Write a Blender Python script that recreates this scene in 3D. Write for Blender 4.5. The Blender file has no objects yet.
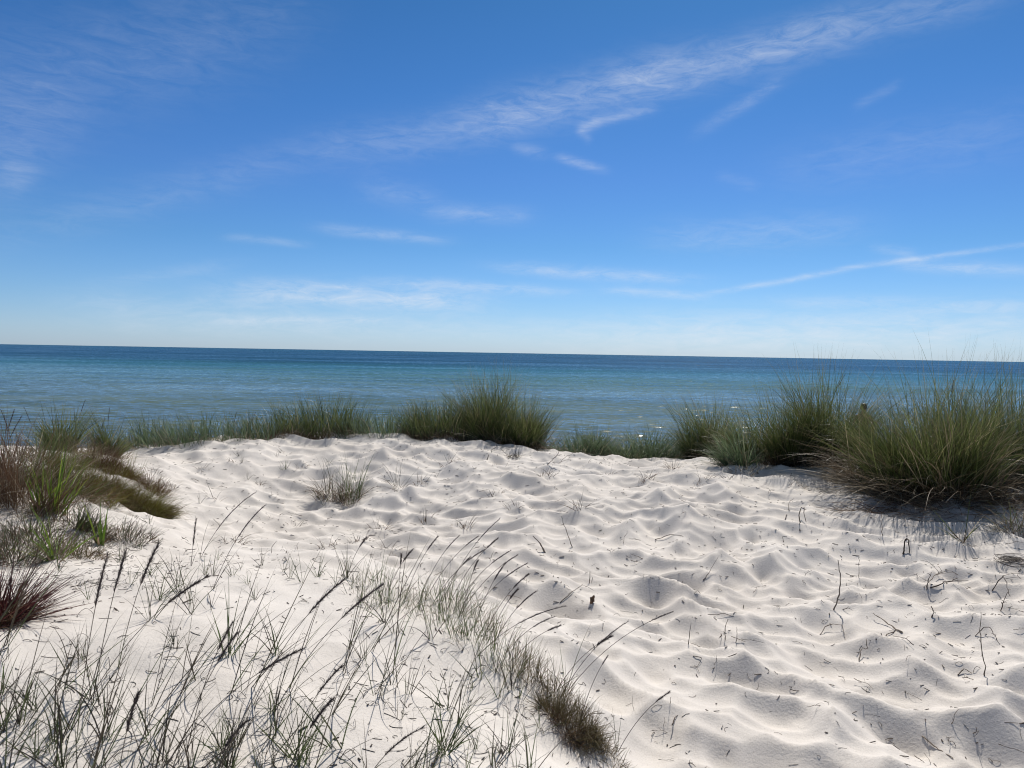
import bpy, math, random
import numpy as np
from mathutils import Matrix, Vector

rng = np.random.default_rng(7)
random.seed(7)
scene = bpy.context.scene
COL = scene.collection
R = math.radians

# ------------------------------------------------------------------ camera
EYE = 2.8
F = 740.0
PITCH = math.atan(31 / F)
ROLL = R(1.0)
cam_rot = Matrix.Rotation(R(90) - PITCH, 3, 'X') @ Matrix.Rotation(ROLL, 3, 'Z')
cd = bpy.data.cameras.new('camera')
cam = bpy.data.objects.new('camera', cd)
COL.objects.link(cam)
cam.matrix_world = Matrix.Translation((0, 0, EYE)) @ cam_rot.to_4x4()
cd.sensor_width = 36
cd.lens = 36 * F / 1024
cd.clip_start = 0.05
cd.clip_end = 90000
cd.dof.use_dof = True
cd.dof.focus_distance = 6.5
cd.dof.aperture_fstop = 9.0
scene.camera = cam
CR = np.array(cam_rot)


def ray(px, py):
    d = CR @ np.array([(px - 512) / F, (384 - py) / F, -1.0])
    return d


def at_depth(px, py, Y):
    """world point seen at this place, at the distance Y along +Y"""
    d = ray(px, py)
    t = Y / d[1]
    return np.array([0, 0, EYE]) + d * t


# ------------------------------------------------------------------ noise helpers
def _hash(ix, iy, seed):
    n = (ix.astype(np.int64) * 374761393 + iy.astype(np.int64) * 668265263 + seed * 1442695041) & 0xFFFFFFFF
    n = ((n ^ (n >> 13)) * 1274126177) & 0xFFFFFFFF
    n = n ^ (n >> 16)
    return (n & 0xFFFFFF).astype(np.float64) / float(0xFFFFFF)


def vnoise(x, y, seed=0):
    ix = np.floor(x); iy = np.floor(y)
    fx = x - ix; fy = y - iy
    fx = fx * fx * fx * (fx * (fx * 6 - 15) + 10)
    fy = fy * fy * fy * (fy * (fy * 6 - 15) + 10)
    a = _hash(ix, iy, seed); b = _hash(ix + 1, iy, seed)
    c = _hash(ix, iy + 1, seed); d = _hash(ix + 1, iy + 1, seed)
    return ((a * (1 - fx) + b * fx) * (1 - fy) + (c * (1 - fx) + d * fx) * fy) * 2 - 1


def fbm(x, y, seed=0, oct=4, gain=.5):
    s = 0; a = 1; t = 0
    for i in range(oct):
        s = s + a * vnoise(x * 2 ** i, y * 2 ** i, seed + i * 17)
        t += a; a *= gain
    return s / t


def bowls(x, y, seed, dens=0.0, power=2.0):
    """distance field of overlapping hollows: sharp ridges where hollows meet"""
    ix = np.floor(x); iy = np.floor(y)
    best = np.full(x.shape, 9.0); second = np.full(x.shape, 9.0)
    val = np.zeros(x.shape)
    for dx in (-1, 0, 1):
        for dy in (-1, 0, 1):
            cx = ix + dx; cy = iy + dy
            jx = cx + .12 + .76 * _hash(cx, cy, seed)
            jy = cy + .12 + .76 * _hash(cx, cy, seed + 1)
            r = .75 + .6 * _hash(cx, cy, seed + 2)
            lift = .45 * _hash(cx, cy, seed + 3)
            th = _hash(cx, cy, seed + 5) * 3.14
            ux = (x - jx); uy = (y - jy)
            a = ux * np.cos(th) + uy * np.sin(th); b = -ux * np.sin(th) + uy * np.cos(th)
            d = (a * a * 0.75 + b * b * 1.35) / (r * r) + lift
            m = d < best
            second = np.where(m, best, np.minimum(second, d))
            best = np.where(m, d, best)
    # soft minimum so that ridges are crisp but not razor sharp
    k = .014
    h = np.clip(.5 + .5 * (second - best) / k, 0, 1)
    best = best * h + second * (1 - h) - k * h * (1 - h)
    return best


# ------------------------------------------------------------------ terrain
# (px, py, distance, footprint amount)
CP = [
 (1010, 765, 2.9, 1), (860, 765, 2.8, 1), (700, 765, 2.75, 1), (1020, 690, 3.4, 1), (850, 650, 3.9, 1), (700, 680, 3.5, .9),
 (1010, 600, 4.6, .9), (700, 600, 4.6, 1), (900, 560, 5.4, .7), (650, 520, 6.2, .9), (800, 480, 7.5, .5), (700, 462, 8.6, .5),
 (600, 462, 8.9, .6), (905, 505, 6.6, .35), (1010, 512, 6.3, .35), (1015, 545, 5.5, .45), (560, 452, 9.3, .5), (450, 438, 9.6, .6), (300, 437, 9.7, .6),
 (190, 443, 9.3, .5), (125, 458, 8.4, .4), (300, 490, 7.8, .7), (400, 500, 7.4, .9), (200, 480, 7.6, .5), (260, 540, 6.0, .6),
 (165, 520, 6.0, .4), (100, 523, 4.9, .08), (40, 470, 5.6, .05), (-60, 478, 5.4, .05), (30, 452, 7.6, .05), (-80, 455, 7.4, .05), (60, 600, 3.0, .04), (200, 640, 2.6, .04), (100, 760, 1.95, .04),
 (-60, 700, 2.1, .04), (350, 760, 2.1, .04), (300, 620, 3.0, .05), (450, 690, 2.7, .05), (500, 760, 2.25, .08), (610, 765, 2.6, .3),
 (360, 592, 3.5, .1), (480, 645, 3.1, .12), (555, 705, 2.8, .15), (240, 560, 4.2, .1), (320, 556, 4.7, .35), (420, 556, 5.2, .9), (530, 605, 4.25, 1), (610, 680, 3.45, .9),
 (150, 560, 4.4, .06), (-150, 500, 5.0, .05), (1150, 500, 6.2, .4), (1150, 700, 3.2, .9), (930, 478, 7.6, .2), (1020, 476, 7.4, .2), (820, 466, 8.3, .3),
]
cpw = []
for (px, py, Y, a) in CP:
    p = at_depth(px, py, Y)
    cpw.append((p[0], p[1], p[2], a))
for (x, y, z, a) in [(-3, .3, 1.55, .05), (0, .3, 1.45, .2), (3, .3, 1.25, .8), (-7, 2, 1.8, .05), (-8, 6, 1.6, .05), (8, 2, 1.35, .6), (9, 6, 1.7, .3), (9, 9, 1.7, .2),
                     (-8, 11, 1.3, .1), (-4, 11, 1.25, .2), (0, 11, 1.2, .2), (4, 11, 1.15, .2), (8, 11.3, 1.25, .2), (-8, 13, .85, .1), (-3, 13, .8, .1), (3, 13, .8, .1), (9, 13, .8, .1),
                     (0, 15, .35, .1), (-9, 15, .35, .1), (9, 15, .35, .1), (-7, 9, 1.35, .1), (-5, 7.6, 1.52, .1), (-6.5, 7.5, 1.42, .1)]:
    cpw.append((x, y, z, a))
cpw = np.array(cpw)


def tps_fit(P, z, lam=0.015):
    n = len(P)
    d = np.linalg.norm(P[:, None] - P[None], axis=2)
    K = np.where(d > 0, d * d * np.log(d + 1e-12), 0) + lam * np.eye(n)
    A = np.zeros((n + 3, n + 3)); A[:n, :n] = K
    A[:n, n] = 1; A[:n, n + 1:] = P; A[n, :n] = 1; A[n + 1:, :n] = P.T
    return np.linalg.solve(A, np.concatenate([z, [0, 0, 0]]))


TW = tps_fit(cpw[:, :2], cpw[:, 2])


def profile(x, y):
    """the wider dune coast beyond the surveyed patch"""
    yp = np.array([-80, -30, -10, 0, 9.5, 11, 13, 15, 18, 22, 40, 80, 400])
    zp = np.array([2.6, 2.2, 1.9, 1.6, 1.65, 1.2, .8, .35, -.02, -.35, -1.2, -2.5, -9])
    base = np.interp(y, yp, zp)
    return base + .35 * fbm(x * .12 + 5, y * .12, 3, 3) * np.clip((16 - y) / 6, 0, 1)


def terrain_base(x, y):
    xs = x.ravel(); ys = y.ravel()
    out = np.zeros(xs.shape)
    for i in range(0, len(xs), 60000):
        X = xs[i:i + 60000]; Y = ys[i:i + 60000]
        z = np.full(X.shape, TW[-3]) + TW[-2] * X + TW[-1] * Y
        for k in range(len(cpw)):
            r2 = (X - cpw[k, 0]) ** 2 + (Y - cpw[k, 1]) ** 2 + 1e-9
            z += TW[k] * r2 * .5 * np.log(r2)
        out[i:i + 60000] = z
    out = out.reshape(x.shape)
    ex = np.maximum(np.abs(x) - 7.5, 0) / 3.5
    ey = np.maximum(np.maximum(.3 - y, y - 13.5), 0) / 1.8
    w = np.clip(1 - np.sqrt(ex * ex + ey * ey), 0, 1)
    w = w * w * (3 - 2 * w)
    return out * w + profile(x, y) * (1 - w)


def foot_amp(x, y):
    num = np.zeros(x.shape); den = np.zeros(x.shape)
    for k in range(len(cpw)):
        w = 1 / ((x - cpw[k, 0]) ** 2 + (y - cpw[k, 1]) ** 2 + .05) ** 1.6
        num += w * cpw[k, 3]; den += w
    return num / den


def relief(x, y, amp):
    # domain warp
    wx = x + .11 * fbm(x * 1.3, y * 1.3, 11, 3); wy = y + .11 * fbm(x * 1.3 + 9, y * 1.3, 23, 3)
    # walking direction: hollows drawn out along the path
    c, s = math.cos(R(-28)), math.sin(R(-28))
    u = (wx * c + wy * s); v = (-wx * s + wy * c)
    b1 = bowls(u / .39, v / .31, 101)
    b2 = bowls(u / .22 + 3.3, v / .18 + 1.7, 202)
    b3 = bowls(wx / .12, wy / .11, 303)
    mix = .5 + .5 * fbm(x * .8, y * .8, 77, 2)
    h = (np.sqrt(np.maximum(b1, 0) + .10) - .65) * .255 + (np.sqrt(np.maximum(b2, 0) + .06) - .65) * .115 * (.5 + mix)
    h += (b3 - .5) * .007
    h += .06 * fbm(x * .9, y * .9, 41, 3)
    z = h * amp
    # wind-smoothed sand: low ripples and grain
    z += .022 * fbm(x * 2.6, y * 2.6, 51, 4) + .0035 * fbm(x * 13, y * 13, 61, 3)
    return z


def axis(segs):
    a = [segs[0][0]]
    for (s, e, d0, d1) in segs:
        p = s; n = 0
        while p < e - 1e-6:
            t = (p - s) / (e - s)
            p += d0 + (d1 - d0) * t
            a.append(min(p, e))
    return np.unique(np.round(np.array(a), 5))


gx = axis([(-90, -7.2, 5, .05), (-7.2, 7.6, .02, .02), (7.6, 90, .05, 5)])
gy = axis([(-60, .4, 4, .05), (.4, 7.0, .016, .022), (7.0, 11.0, .025, .03), (11.0, 20, .05, .3), (20, 140, .4, 12)])
GX, GY = np.meshgrid(gx, gy)
GA = foot_amp(GX, GY) ** .7
fade = np.clip(1 - np.maximum(np.abs(GX) - 7.5, 0) / 4, 0, 1) * np.clip(1 - np.maximum(GY - 12, 0) / 4, 0, 1) * np.clip((GY + 4) / 4, 0, 1)
GZ = terrain_base(GX, GY) + relief(GX, GY, GA * fade)

# dry sand slides: nothing stays steeper than its angle of repose
for _ in range(10):
    dzy, dzx = np.gradient(GZ, gy, gx)
    wgt = np.clip((np.hypot(dzx, dzy) - .66) / .2, 0, 1)
    av = GZ.copy()
    av[1:-1, 1:-1] = .25 * (GZ[:-2, 1:-1] + GZ[2:, 1:-1] + GZ[1:-1, :-2] + GZ[1:-1, 2:])
    GZ = GZ + (av - GZ) * wgt


def ground(x, y):
    i = int(np.clip(np.searchsorted(gx, x) - 1, 0, len(gx) - 2)); j = int(np.clip(np.searchsorted(gy, y) - 1, 0, len(gy) - 2))
    fx = (x - gx[i]) / (gx[i + 1] - gx[i]); fy = (y - gy[j]) / (gy[j + 1] - gy[j])
    return float((GZ[j, i] * (1 - fx) + GZ[j, i + 1] * fx) * (1 - fy) + (GZ[j + 1, i] * (1 - fx) + GZ[j + 1, i + 1] * fx) * fy)


def ground_v(x, y):
    i = np.clip(np.searchsorted(gx, x) - 1, 0, len(gx) - 2); j = np.clip(np.searchsorted(gy, y) - 1, 0, len(gy) - 2)
    fx = (x - gx[i]) / (gx[i + 1] - gx[i]); fy = (y - gy[j]) / (gy[j + 1] - gy[j])
    return (GZ[j, i] * (1 - fx) + GZ[j, i + 1] * fx) * (1 - fy) + (GZ[j + 1, i] * (1 - fx) + GZ[j + 1, i + 1] * fx) * fy


def on_ground(px, py, tmin=1.2, tmax=16.0):
    """first point of the sand met by the line of sight through this place"""
    d = ray(px, py); t = np.arange(tmin, tmax, .01)
    X = d[0] * t; Y = d[1] * t; Z = EYE + d[2] * t
    m = np.nonzero(Z < ground_v(X, Y))[0]
    if len(m) == 0:
        return None
    k = m[0]
    return np.array([X[k], Y[k], ground(X[k], Y[k])])


# ------------------------------------------------------------------ mesh helpers
def make_mesh(name, V, faces, attrs=None, smooth=True, mats=None):
    """faces: list of int arrays (n,3) or (n,4)"""
    me = bpy.data.meshes.new(name)
    V = np.asarray(V, np.float32)
    me.vertices.add(len(V)); me.vertices.foreach_set('co', V.ravel())
    loops = []; starts = []; tot = 0
    for f in faces:
        if len(f) == 0: continue
        f = np.asarray(f, np.int32)
        loops.append(f.ravel()); starts.append(np.arange(len(f)) * f.shape[1] + tot); tot += f.size
    L = np.concatenate(loops); S = np.concatenate(starts)
    me.loops.add(len(L)); me.loops.foreach_set('vertex_index', L.astype(np.int32))
    me.polygons.add(len(S)); me.polygons.foreach_set('loop_start', S.astype(np.int32))
    if smooth:
        me.polygons.foreach_set('use_smooth', np.ones(len(S), bool))
    for k, a in (attrs or {}).items():
        at = me.attributes.new(k, 'FLOAT', 'POINT')
        at.data.foreach_set('value', np.asarray(a, np.float32).ravel())
    me.update(calc_edges=True)
    me.validate()
    return me


def link(name, data, mat=None, parent=None, loc=(0, 0, 0), rotz=0.0, scale=None):
    o = bpy.data.objects.new(name, data)
    COL.objects.link(o)
    if mat is not None and data is not None and len(data.materials) == 0:
        data.materials.append(mat)
    o.location = loc; o.rotation_euler = (0, 0, rotz)
    if scale: o.scale = (scale,) * 3
    if parent is not None: o.parent = parent
    return o


def tag(o, label=None, cat=None, group=None, kind=None):
    if label: o['label'] = label
    if cat: o['category'] = cat
    if group: o['group'] = group
    if kind: o['kind'] = kind
    return o


# ------------------------------------------------------------------ materials
def new_mat(name):
    m = bpy.data.materials.new(name); m.use_nodes = True
    nt = m.node_tree
    return m, nt, nt.nodes['Principled BSDF'], nt.nodes['Material Output']


def ramp(nt, stops, fac=None):
    n = nt.nodes.new('ShaderNodeValToRGB')
    e = n.color_ramp.elements
    while len(e) < len(stops): e.new(0.5)
    for el, (p, c) in zip(e, stops):
        el.position = p; el.color = (*c, 1)
    if fac is not None: nt.links.new(fac, n.inputs[0])
    return n


def leaf_mat(name, stops, tip=None, transl=.35, rough=.45, spec=.4, foot=None):
    m, nt, b, out = new_mat(name)
    a = nt.nodes.new('ShaderNodeAttribute'); a.attribute_name = 'rnd'
    col = ramp(nt, stops, a.outputs['Fac']).outputs[0]
    if tip is not None:
        al = nt.nodes.new('ShaderNodeAttribute'); al.attribute_name = 'along'
        mr = nt.nodes.new('ShaderNodeMapRange'); mr.inputs[1].default_value = tip[0]; mr.inputs[2].default_value = 1.0
        nt.links.new(al.outputs['Fac'], mr.inputs[0])
        mx = nt.nodes.new('ShaderNodeMix'); mx.data_type = 'RGBA'
        nt.links.new(mr.outputs[0], mx.inputs[0]); nt.links.new(col, mx.inputs[6]); mx.inputs[7].default_value = (*tip[1], 1)
        col = mx.outputs[2]
    if foot is not None:      # brown dead sheaths at the leaf foot, also painting in tussock interior shade
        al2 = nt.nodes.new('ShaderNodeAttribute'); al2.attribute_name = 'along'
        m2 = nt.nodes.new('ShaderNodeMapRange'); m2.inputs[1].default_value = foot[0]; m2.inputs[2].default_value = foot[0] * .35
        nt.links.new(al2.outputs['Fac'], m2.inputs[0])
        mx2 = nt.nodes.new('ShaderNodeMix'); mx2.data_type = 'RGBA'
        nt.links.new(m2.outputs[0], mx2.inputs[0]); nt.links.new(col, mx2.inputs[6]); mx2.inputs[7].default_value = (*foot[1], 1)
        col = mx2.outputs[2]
    nt.links.new(col, b.inputs['Base Color'])
    b.inputs['Roughness'].default_value = rough
    b.inputs['Specular IOR Level'].default_value = spec
    if transl > 0:
        t = nt.nodes.new('ShaderNodeBsdfTranslucent'); nt.links.new(col, t.inputs[0])
        ms = nt.nodes.new('ShaderNodeMixShader'); ms.inputs[0].default_value = transl
        nt.links.new(b.outputs[0], ms.inputs[1]); nt.links.new(t.outputs[0], ms.inputs[2])
        nt.links.new(ms.outputs[0], out.inputs[0])
    return m


M = {}
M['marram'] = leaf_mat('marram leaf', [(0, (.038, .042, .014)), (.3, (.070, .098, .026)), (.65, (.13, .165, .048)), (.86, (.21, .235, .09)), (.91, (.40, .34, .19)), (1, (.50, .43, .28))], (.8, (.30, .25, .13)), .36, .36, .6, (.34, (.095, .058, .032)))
M['bluegrass'] = leaf_mat('blue green leaf', [(0, (.055, .085, .04)), (.5, (.12, .17, .085)), (.85, (.22, .28, .16)), (.92, (.34, .30, .19)), (1, (.50, .44, .30))], (.85, (.30, .27, .17)), .4, .36, .5)
M['fresh'] = leaf_mat('fresh leaf', [(0, (.07, .14, .02)), (.5, (.16, .26, .03)), (1, (.32, .38, .06))], None, .45)
M['dry'] = leaf_mat('dry leaf', [(0, (.12, .085, .05)), (.5, (.26, .20, .13)), (1, (.48, .41, .29))], None, .2, .5)
M['deadbrown'] = leaf_mat('dead brown leaf', [(0, (.08, .040, .024)), (.5, (.16, .095, .055)), (1, (.34, .25, .15))], None, .15, .6)
M['darkdead'] = leaf_mat('dark dead leaf', [(0, (.035, .026, .022)), (.6, (.07, .052, .044)), (1, (.16, .13, .10))], None, .1, .6)
M['sprig'] = leaf_mat('sprig leaf', [(0, (.045, .035, .028)), (.4, (.085, .068, .045)), (.55, (.06, .075, .03)), (.88, (.09, .13, .042)), (1, (.18, .17, .09))], (.7, (.16, .12, .08)), .25)
M['sprig_green'] = leaf_mat('green sprig leaf', [(0, (.06, .05, .035)), (.3, (.055, .085, .024)), (.8, (.10, .15, .036)), (1, (.18, .18, .07))], (.8, (.16, .12, .07)), .35)
M['redspike'] = leaf_mat('dark red leaf', [(0, (.035, .012, .012)), (.6, (.10, .022, .024)), (.85, (.15, .05, .04)), (1, (.10, .11, .03))], None, .2, .5)
M['cushion'] = leaf_mat('cushion leaf', [(0, (.09, .038, .014)), (.3, (.14, .09, .022)), (.6, (.15, .16, .03)), (1, (.28, .26, .08))], None, .3, .6)
M['moss'] = leaf_mat('moss leaf', [(0, (.07, .05, .022)), (.5, (.14, .115, .05)), (1, (.30, .24, .13))], None, .2, .7)
M['stalk'] = leaf_mat('stalk', [(0, (.07, .055, .045)), (.6, (.12, .09, .07)), (1, (.26, .21, .15))], None, .0, .55)
M['seed'] = leaf_mat('seed head', [(0, (.045, .036, .038)), (.7, (.085, .068, .066)), (1, (.17, .135, .12))], None, .15, .7)
M['twig'] = leaf_mat('twig bark', [(0, (.045, .035, .03)), (.5, (.10, .075, .06)), (1, (.32, .27, .22))], None, .0, .8, .2)


def sand_material():
    m, nt, b, out = new_mat('pale dune sand')
    N = nt.nodes; L = nt.links
    tc = N.new('ShaderNodeTexCoord')
    n1 = N.new('ShaderNodeTexNoise'); n1.inputs['Scale'].default_value = 1.1; n1.inputs['Detail'].default_value = 5
    n2 = N.new('ShaderNodeTexNoise'); n2.inputs['Scale'].default_value = 230; n2.inputs['Detail'].default_value = 2
    n3 = N.new('ShaderNodeTexNoise'); n3.inputs['Scale'].default_value = 75; n3.inputs['Detail'].default_value = 4
    for n in (n1, n2, n3): L.new(tc.outputs['Object'], n.inputs['Vector'])
    c1 = ramp(nt, [(.3, (.63, .582, .53)), (.7, (.71, .665, .615))], n1.outputs[0])
    g = ramp(nt, [(.25, (.62, .60, .58)), (.42, (.97, .97, .97)), (.75, (1.06, 1.05, 1.04))], n2.outputs[0])
    mx = N.new('ShaderNodeMix'); mx.data_type = 'RGBA'; mx.blend_type = 'MULTIPLY'; mx.inputs[0].default_value = .8
    L.new(c1.outputs[0], mx.inputs[6]); L.new(g.outputs[0], mx.inputs[7])
    # thin scatter of tiny dark organic specks
    v = N.new('ShaderNodeTexVoronoi'); v.inputs['Scale'].default_value = 60
    L.new(tc.outputs['Object'], v.inputs['Vector'])
    sp = N.new('ShaderNodeMath'); sp.operation = 'LESS_THAN'; sp.inputs[1].default_value = .07
    L.new(v.outputs['Distance'], sp.inputs[0])
    gate = N.new('ShaderNodeMath'); gate.operation = 'GREATER_THAN'; gate.inputs[1].default_value = .58
    L.new(n1.outputs[0], gate.inputs[0])
    sepc = N.new('ShaderNodeSeparateColor'); L.new(v.outputs['Color'], sepc.inputs[0])
    g2 = N.new('ShaderNodeMath'); g2.operation = 'GREATER_THAN'; g2.inputs[1].default_value = .8
    L.new(sepc.outputs[0], g2.inputs[0])
    mm = N.new('ShaderNodeMath'); mm.operation = 'MULTIPLY'; L.new(sp.outputs[0], mm.inputs[0]); L.new(g2.outputs[0], mm.inputs[1])
    m2 = N.new('ShaderNodeMath'); m2.operation = 'MULTIPLY'; m2.inputs[1].default_value = .75; L.new(mm.outputs[0], m2.inputs[0])
    mx2 = N.new('ShaderNodeMix'); mx2.data_type = 'RGBA'; L.new(m2.outputs[0], mx2.inputs[0])
    L.new(mx.outputs[2], mx2.inputs[6]); mx2.inputs[7].default_value = (.12, .09, .07, 1)
    # damp darker sand by the waterline
    sx = N.new('ShaderNodeSeparateXYZ'); L.new(tc.outputs['Object'], sx.inputs[0])
    mr = N.new('ShaderNodeMapRange'); mr.inputs[1].default_value = .28; mr.inputs[2].default_value = .10
    L.new(sx.outputs['Z'], mr.inputs[0])
    mx3 = N.new('ShaderNodeMix'); mx3.data_type = 'RGBA'; L.new(mr.outputs[0], mx3.inputs[0])
    L.new(mx2.outputs[2], mx3.inputs[6]); mx3.inputs[7].default_value = (.26, .22, .17, 1)
    L.new(mx3.outputs[2], b.inputs['Base Color'])
    b.inputs['Roughness'].default_value = .9
    b.inputs['Specular IOR Level'].default_value = .25
    bp = N.new('ShaderNodeBump'); bp.inputs['Strength'].default_value = .35; bp.inputs['Distance'].default_value = .002
    L.new(n2.outputs[0], bp.inputs['Height'])
    bp2 = N.new('ShaderNodeBump'); bp2.inputs['Strength'].default_value = .45; bp2.inputs['Distance'].default_value = .005
    L.new(n3.outputs[0], bp2.inputs['Height']); L.new(bp.outputs[0], bp2.inputs['Normal'])
    L.new(bp2.outputs[0], b.inputs['Normal'])
    return m


def grid_faces(nr, nc):
    i = np.arange(nr - 1)[:, None] * nc + np.arange(nc - 1)[None]
    return np.stack([i, i + 1, i + 1 + nc, i + nc], -1).reshape(-1, 4)


V = np.stack([GX, GY, GZ], -1).reshape(-1, 3)
sand = link('sand', make_mesh('sand', V, [grid_faces(*GX.shape)]), sand_material())
tag(sand, 'pale white dune sand trodden into soft hollows and ridges', kind='structure')


# ------------------------------------------------------------------ sea
SHORE_TILT = .15


def sea_material():
    m, nt, b, out = new_mat('sea water')
    N = nt.nodes; L = nt.links
    tc = N.new('ShaderNodeTexCoord')
    sx = N.new('ShaderNodeSeparateXYZ'); L.new(tc.outputs['Object'], sx.inputs[0])
    # water depth zones follow the distance from the shore (log scale), broken up by sandbars
    nb = N.new('ShaderNodeTexNoise'); nb.inputs['Scale'].default_value = .011; nb.inputs['Detail'].default_value = 3
    mp = N.new('ShaderNodeMapping'); mp.inputs['Scale'].default_value = (.35, 1, 1)
    L.new(tc.outputs['Object'], mp.inputs[0]); L.new(mp.outputs[0], nb.inputs['Vector'])
    lg = N.new('ShaderNodeMath'); lg.operation = 'LOGARITHM'; lg.inputs[1].default_value = 10
    L.new(sx.outputs['Y'], lg.inputs[0])
    ad = N.new('ShaderNodeMath'); ad.operation = 'MULTIPLY_ADD'; ad.inputs[1].default_value = .35; 
    L.new(nb.outputs[0], ad.inputs[0]); L.new(lg.outputs[0], ad.inputs[2])
    mr = N.new('ShaderNodeMapRange'); mr.inputs[1].default_value = 1.2; mr.inputs[2].default_value = 4.4
    L.new(ad.outputs[0], mr.inputs[0])
    # 1.2->16 m  1.9->80 m  2.4->250 m 3->1 km
    def p(y): return (math.log10(y) + .175 - 1.2) / 3.2
    c = ramp(nt, [(p(18), (.10, .125, .11)), (p(28), (.13, .18, .148)), (p(50), (.13, .20, .16)), (p(80), (.092, .19, .155)), (p(120), (.035, .14, .122)),
                  (p(190), (.009, .055, .060)), (p(500), (.006, .046, .052)), (p(1300), (.010, .062, .058)), (p(12000), (.012, .06, .052))], mr.outputs[0])
    # patches of eelgrass / sandbar on the bed
    n4 = N.new('ShaderNodeTexNoise'); n4.inputs['Scale'].default_value = .16; n4.inputs['Detail'].default_value = 4
    mp4 = N.new('ShaderNodeMapping'); mp4.inputs['Scale'].default_value = (.4, 1.6, 1)
    L.new(tc.outputs['Object'], mp4.inputs[0]); L.new(mp4.outputs[0], n4.inputs['Vector'])
    c4 = ramp(nt, [(.38, (.72, .78, .82)), (.62, (1.15, 1.1, 1.05))], n4.outputs[0])
    mx = N.new('ShaderNodeMix'); mx.data_type = 'RGBA'; mx.blend_type = 'MULTIPLY'; mx.inputs[0].default_value = 1
    L.new(c.outputs[0], mx.inputs[6]); L.new(c4.outputs[0], mx.inputs[7])
    L.new(mx.outputs[2], b.inputs['Base Color'])
    b.inputs['Roughness'].default_value = .12
    b.inputs['IOR'].default_value = 1.333
    # facets of the ripples: the normal tilts with the noise, averaging to a rough sea far out
    geo = N.new('ShaderNodeNewGeometry')
    acc = geo.outputs['Normal']
    calm = N.new('ShaderNodeMapRange'); calm.inputs[1].default_value = 1.25; calm.inputs[2].default_value = 2.3; calm.inputs[3].default_value = .52; calm.inputs[4].default_value = 1.1
    L.new(lg.outputs[0], calm.inputs[0])
    for sc, am, stretch in ((2.2, .14, (.6, 1, 1)), (8.0, .15, (.7, 1, 1)), (.06, .07, (.25, 1, 1))):
        mpw = N.new('ShaderNodeMapping'); mpw.inputs['Scale'].default_value = stretch
        mpw.inputs['Rotation'].default_value = (0, 0, .12)
        nw = N.new('ShaderNodeTexNoise'); nw.inputs['Scale'].default_value = sc; nw.inputs['Detail'].default_value = 2
        L.new(tc.outputs['Object'], mpw.inputs[0]); L.new(mpw.outputs[0], nw.inputs['Vector'])
        sb = N.new('ShaderNodeVectorMath'); sb.operation = 'SUBTRACT'; L.new(nw.outputs['Color'], sb.inputs[0]); sb.inputs[1].default_value = (.5, .5 + SHORE_TILT, .5)
        ml = N.new('ShaderNodeVectorMath'); ml.operation = 'MULTIPLY_ADD'; cm = N.new('ShaderNodeVectorMath'); cm.operation = 'SCALE'; L.new(sb.outputs[0], cm.inputs[0]); L.new(calm.outputs[0], cm.inputs['Scale']); L.new(cm.outputs[0], ml.inputs[0]); ml.inputs[1].default_value = (am * 2, am * 3, 0)
        L.new(acc, ml.inputs[2]); acc = ml.outputs[0]
    nn = N.new('ShaderNodeVectorMath'); nn.operation = 'NORMALIZE'; L.new(acc, nn.inputs[0])
    L.new(nn.outputs[0], b.inputs['Normal'])
    return m


def build_sea():
    rr = [12.0]
    while rr[-1] < 40000:
        r = rr[-1]
        rr.append(r + (.07 + (r - 12) * .0022 if r < 90 else r * .06))
    rr = np.array(rr)
    aa = np.radians(np.linspace(-78, 78, 821))
    RR, AA = np.meshgrid(rr, aa, indexing='ij')
    X = RR * np.sin(AA); Y = RR * np.cos(AA)
    Z = np.zeros(X.shape)
    g = np.random.default_rng(3)
    wx = X + .5 * fbm(X * .25, Y * .25, 5, 2); wy = Y + .5 * fbm(X * .25 + 40, Y * .25, 6, 2)
    for i in range(34):
        lam = .28 * (6 ** g.random())
        th = g.normal(R(90 + 6), R(26))
        k = 2 * math.pi / lam
        amp = .0040 * lam ** .8 * (.5 + g.random())
        ph = (wx * math.cos(th) + wy * math.sin(th)) * k + g.random() * 6.28
        s = np.sin(ph)
        Z += amp * (s + .35 * s * s)
    patch = .65 + .5 * fbm(X * .05, Y * .11, 8, 3)
    Z *= patch * np.clip((140 - RR) / 50, 0, 1)
    V = np.stack([X, Y, Z], -1).reshape(-1, 3)
    f = grid_faces(*X.shape)[:, ::-1]
    return link('sea', make_mesh('sea', V, [f]), sea_material())


sea = build_sea()
tag(sea, 'calm turquoise sea turning deep blue towards the horizon', kind='structure')

# ------------------------------------------------------------------ light and sky
SUN_EL, SUN_AZ = 48.0, 18.0          # azimuth clockwise from +Y
sl = bpy.data.lights.new('sun', 'SUN'); sl.energy = 4.5; sl.angle = R(.55); sl.color = (1, .955, .89)
so = bpy.data.objects.new('sun', sl); COL.objects.link(so)
sd = Vector((math.sin(R(SUN_AZ)) * math.cos(R(SUN_EL)), math.cos(R(SUN_AZ)) * math.cos(R(SUN_EL)), math.sin(R(SUN_EL))))
so.rotation_euler = sd.to_track_quat('Z', 'Y').to_euler()

w = bpy.data.worlds.new('World'); scene.world = w; w.use_nodes = True
nt = w.node_tree; N = nt.nodes; L = nt.links
bg = N['Background']; bg.inputs[1].default_value = .075
sky = N.new('ShaderNodeTexSky'); sky.sky_type = 'NISHITA'; sky.sun_disc = False
sky.sun_elevation = R(SUN_EL); sky.sun_rotation = R(SUN_AZ)
sky.altitude = 0; sky.air_density = 1.0; sky.dust_density = .3; sky.ozone_density = 1.2


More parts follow.
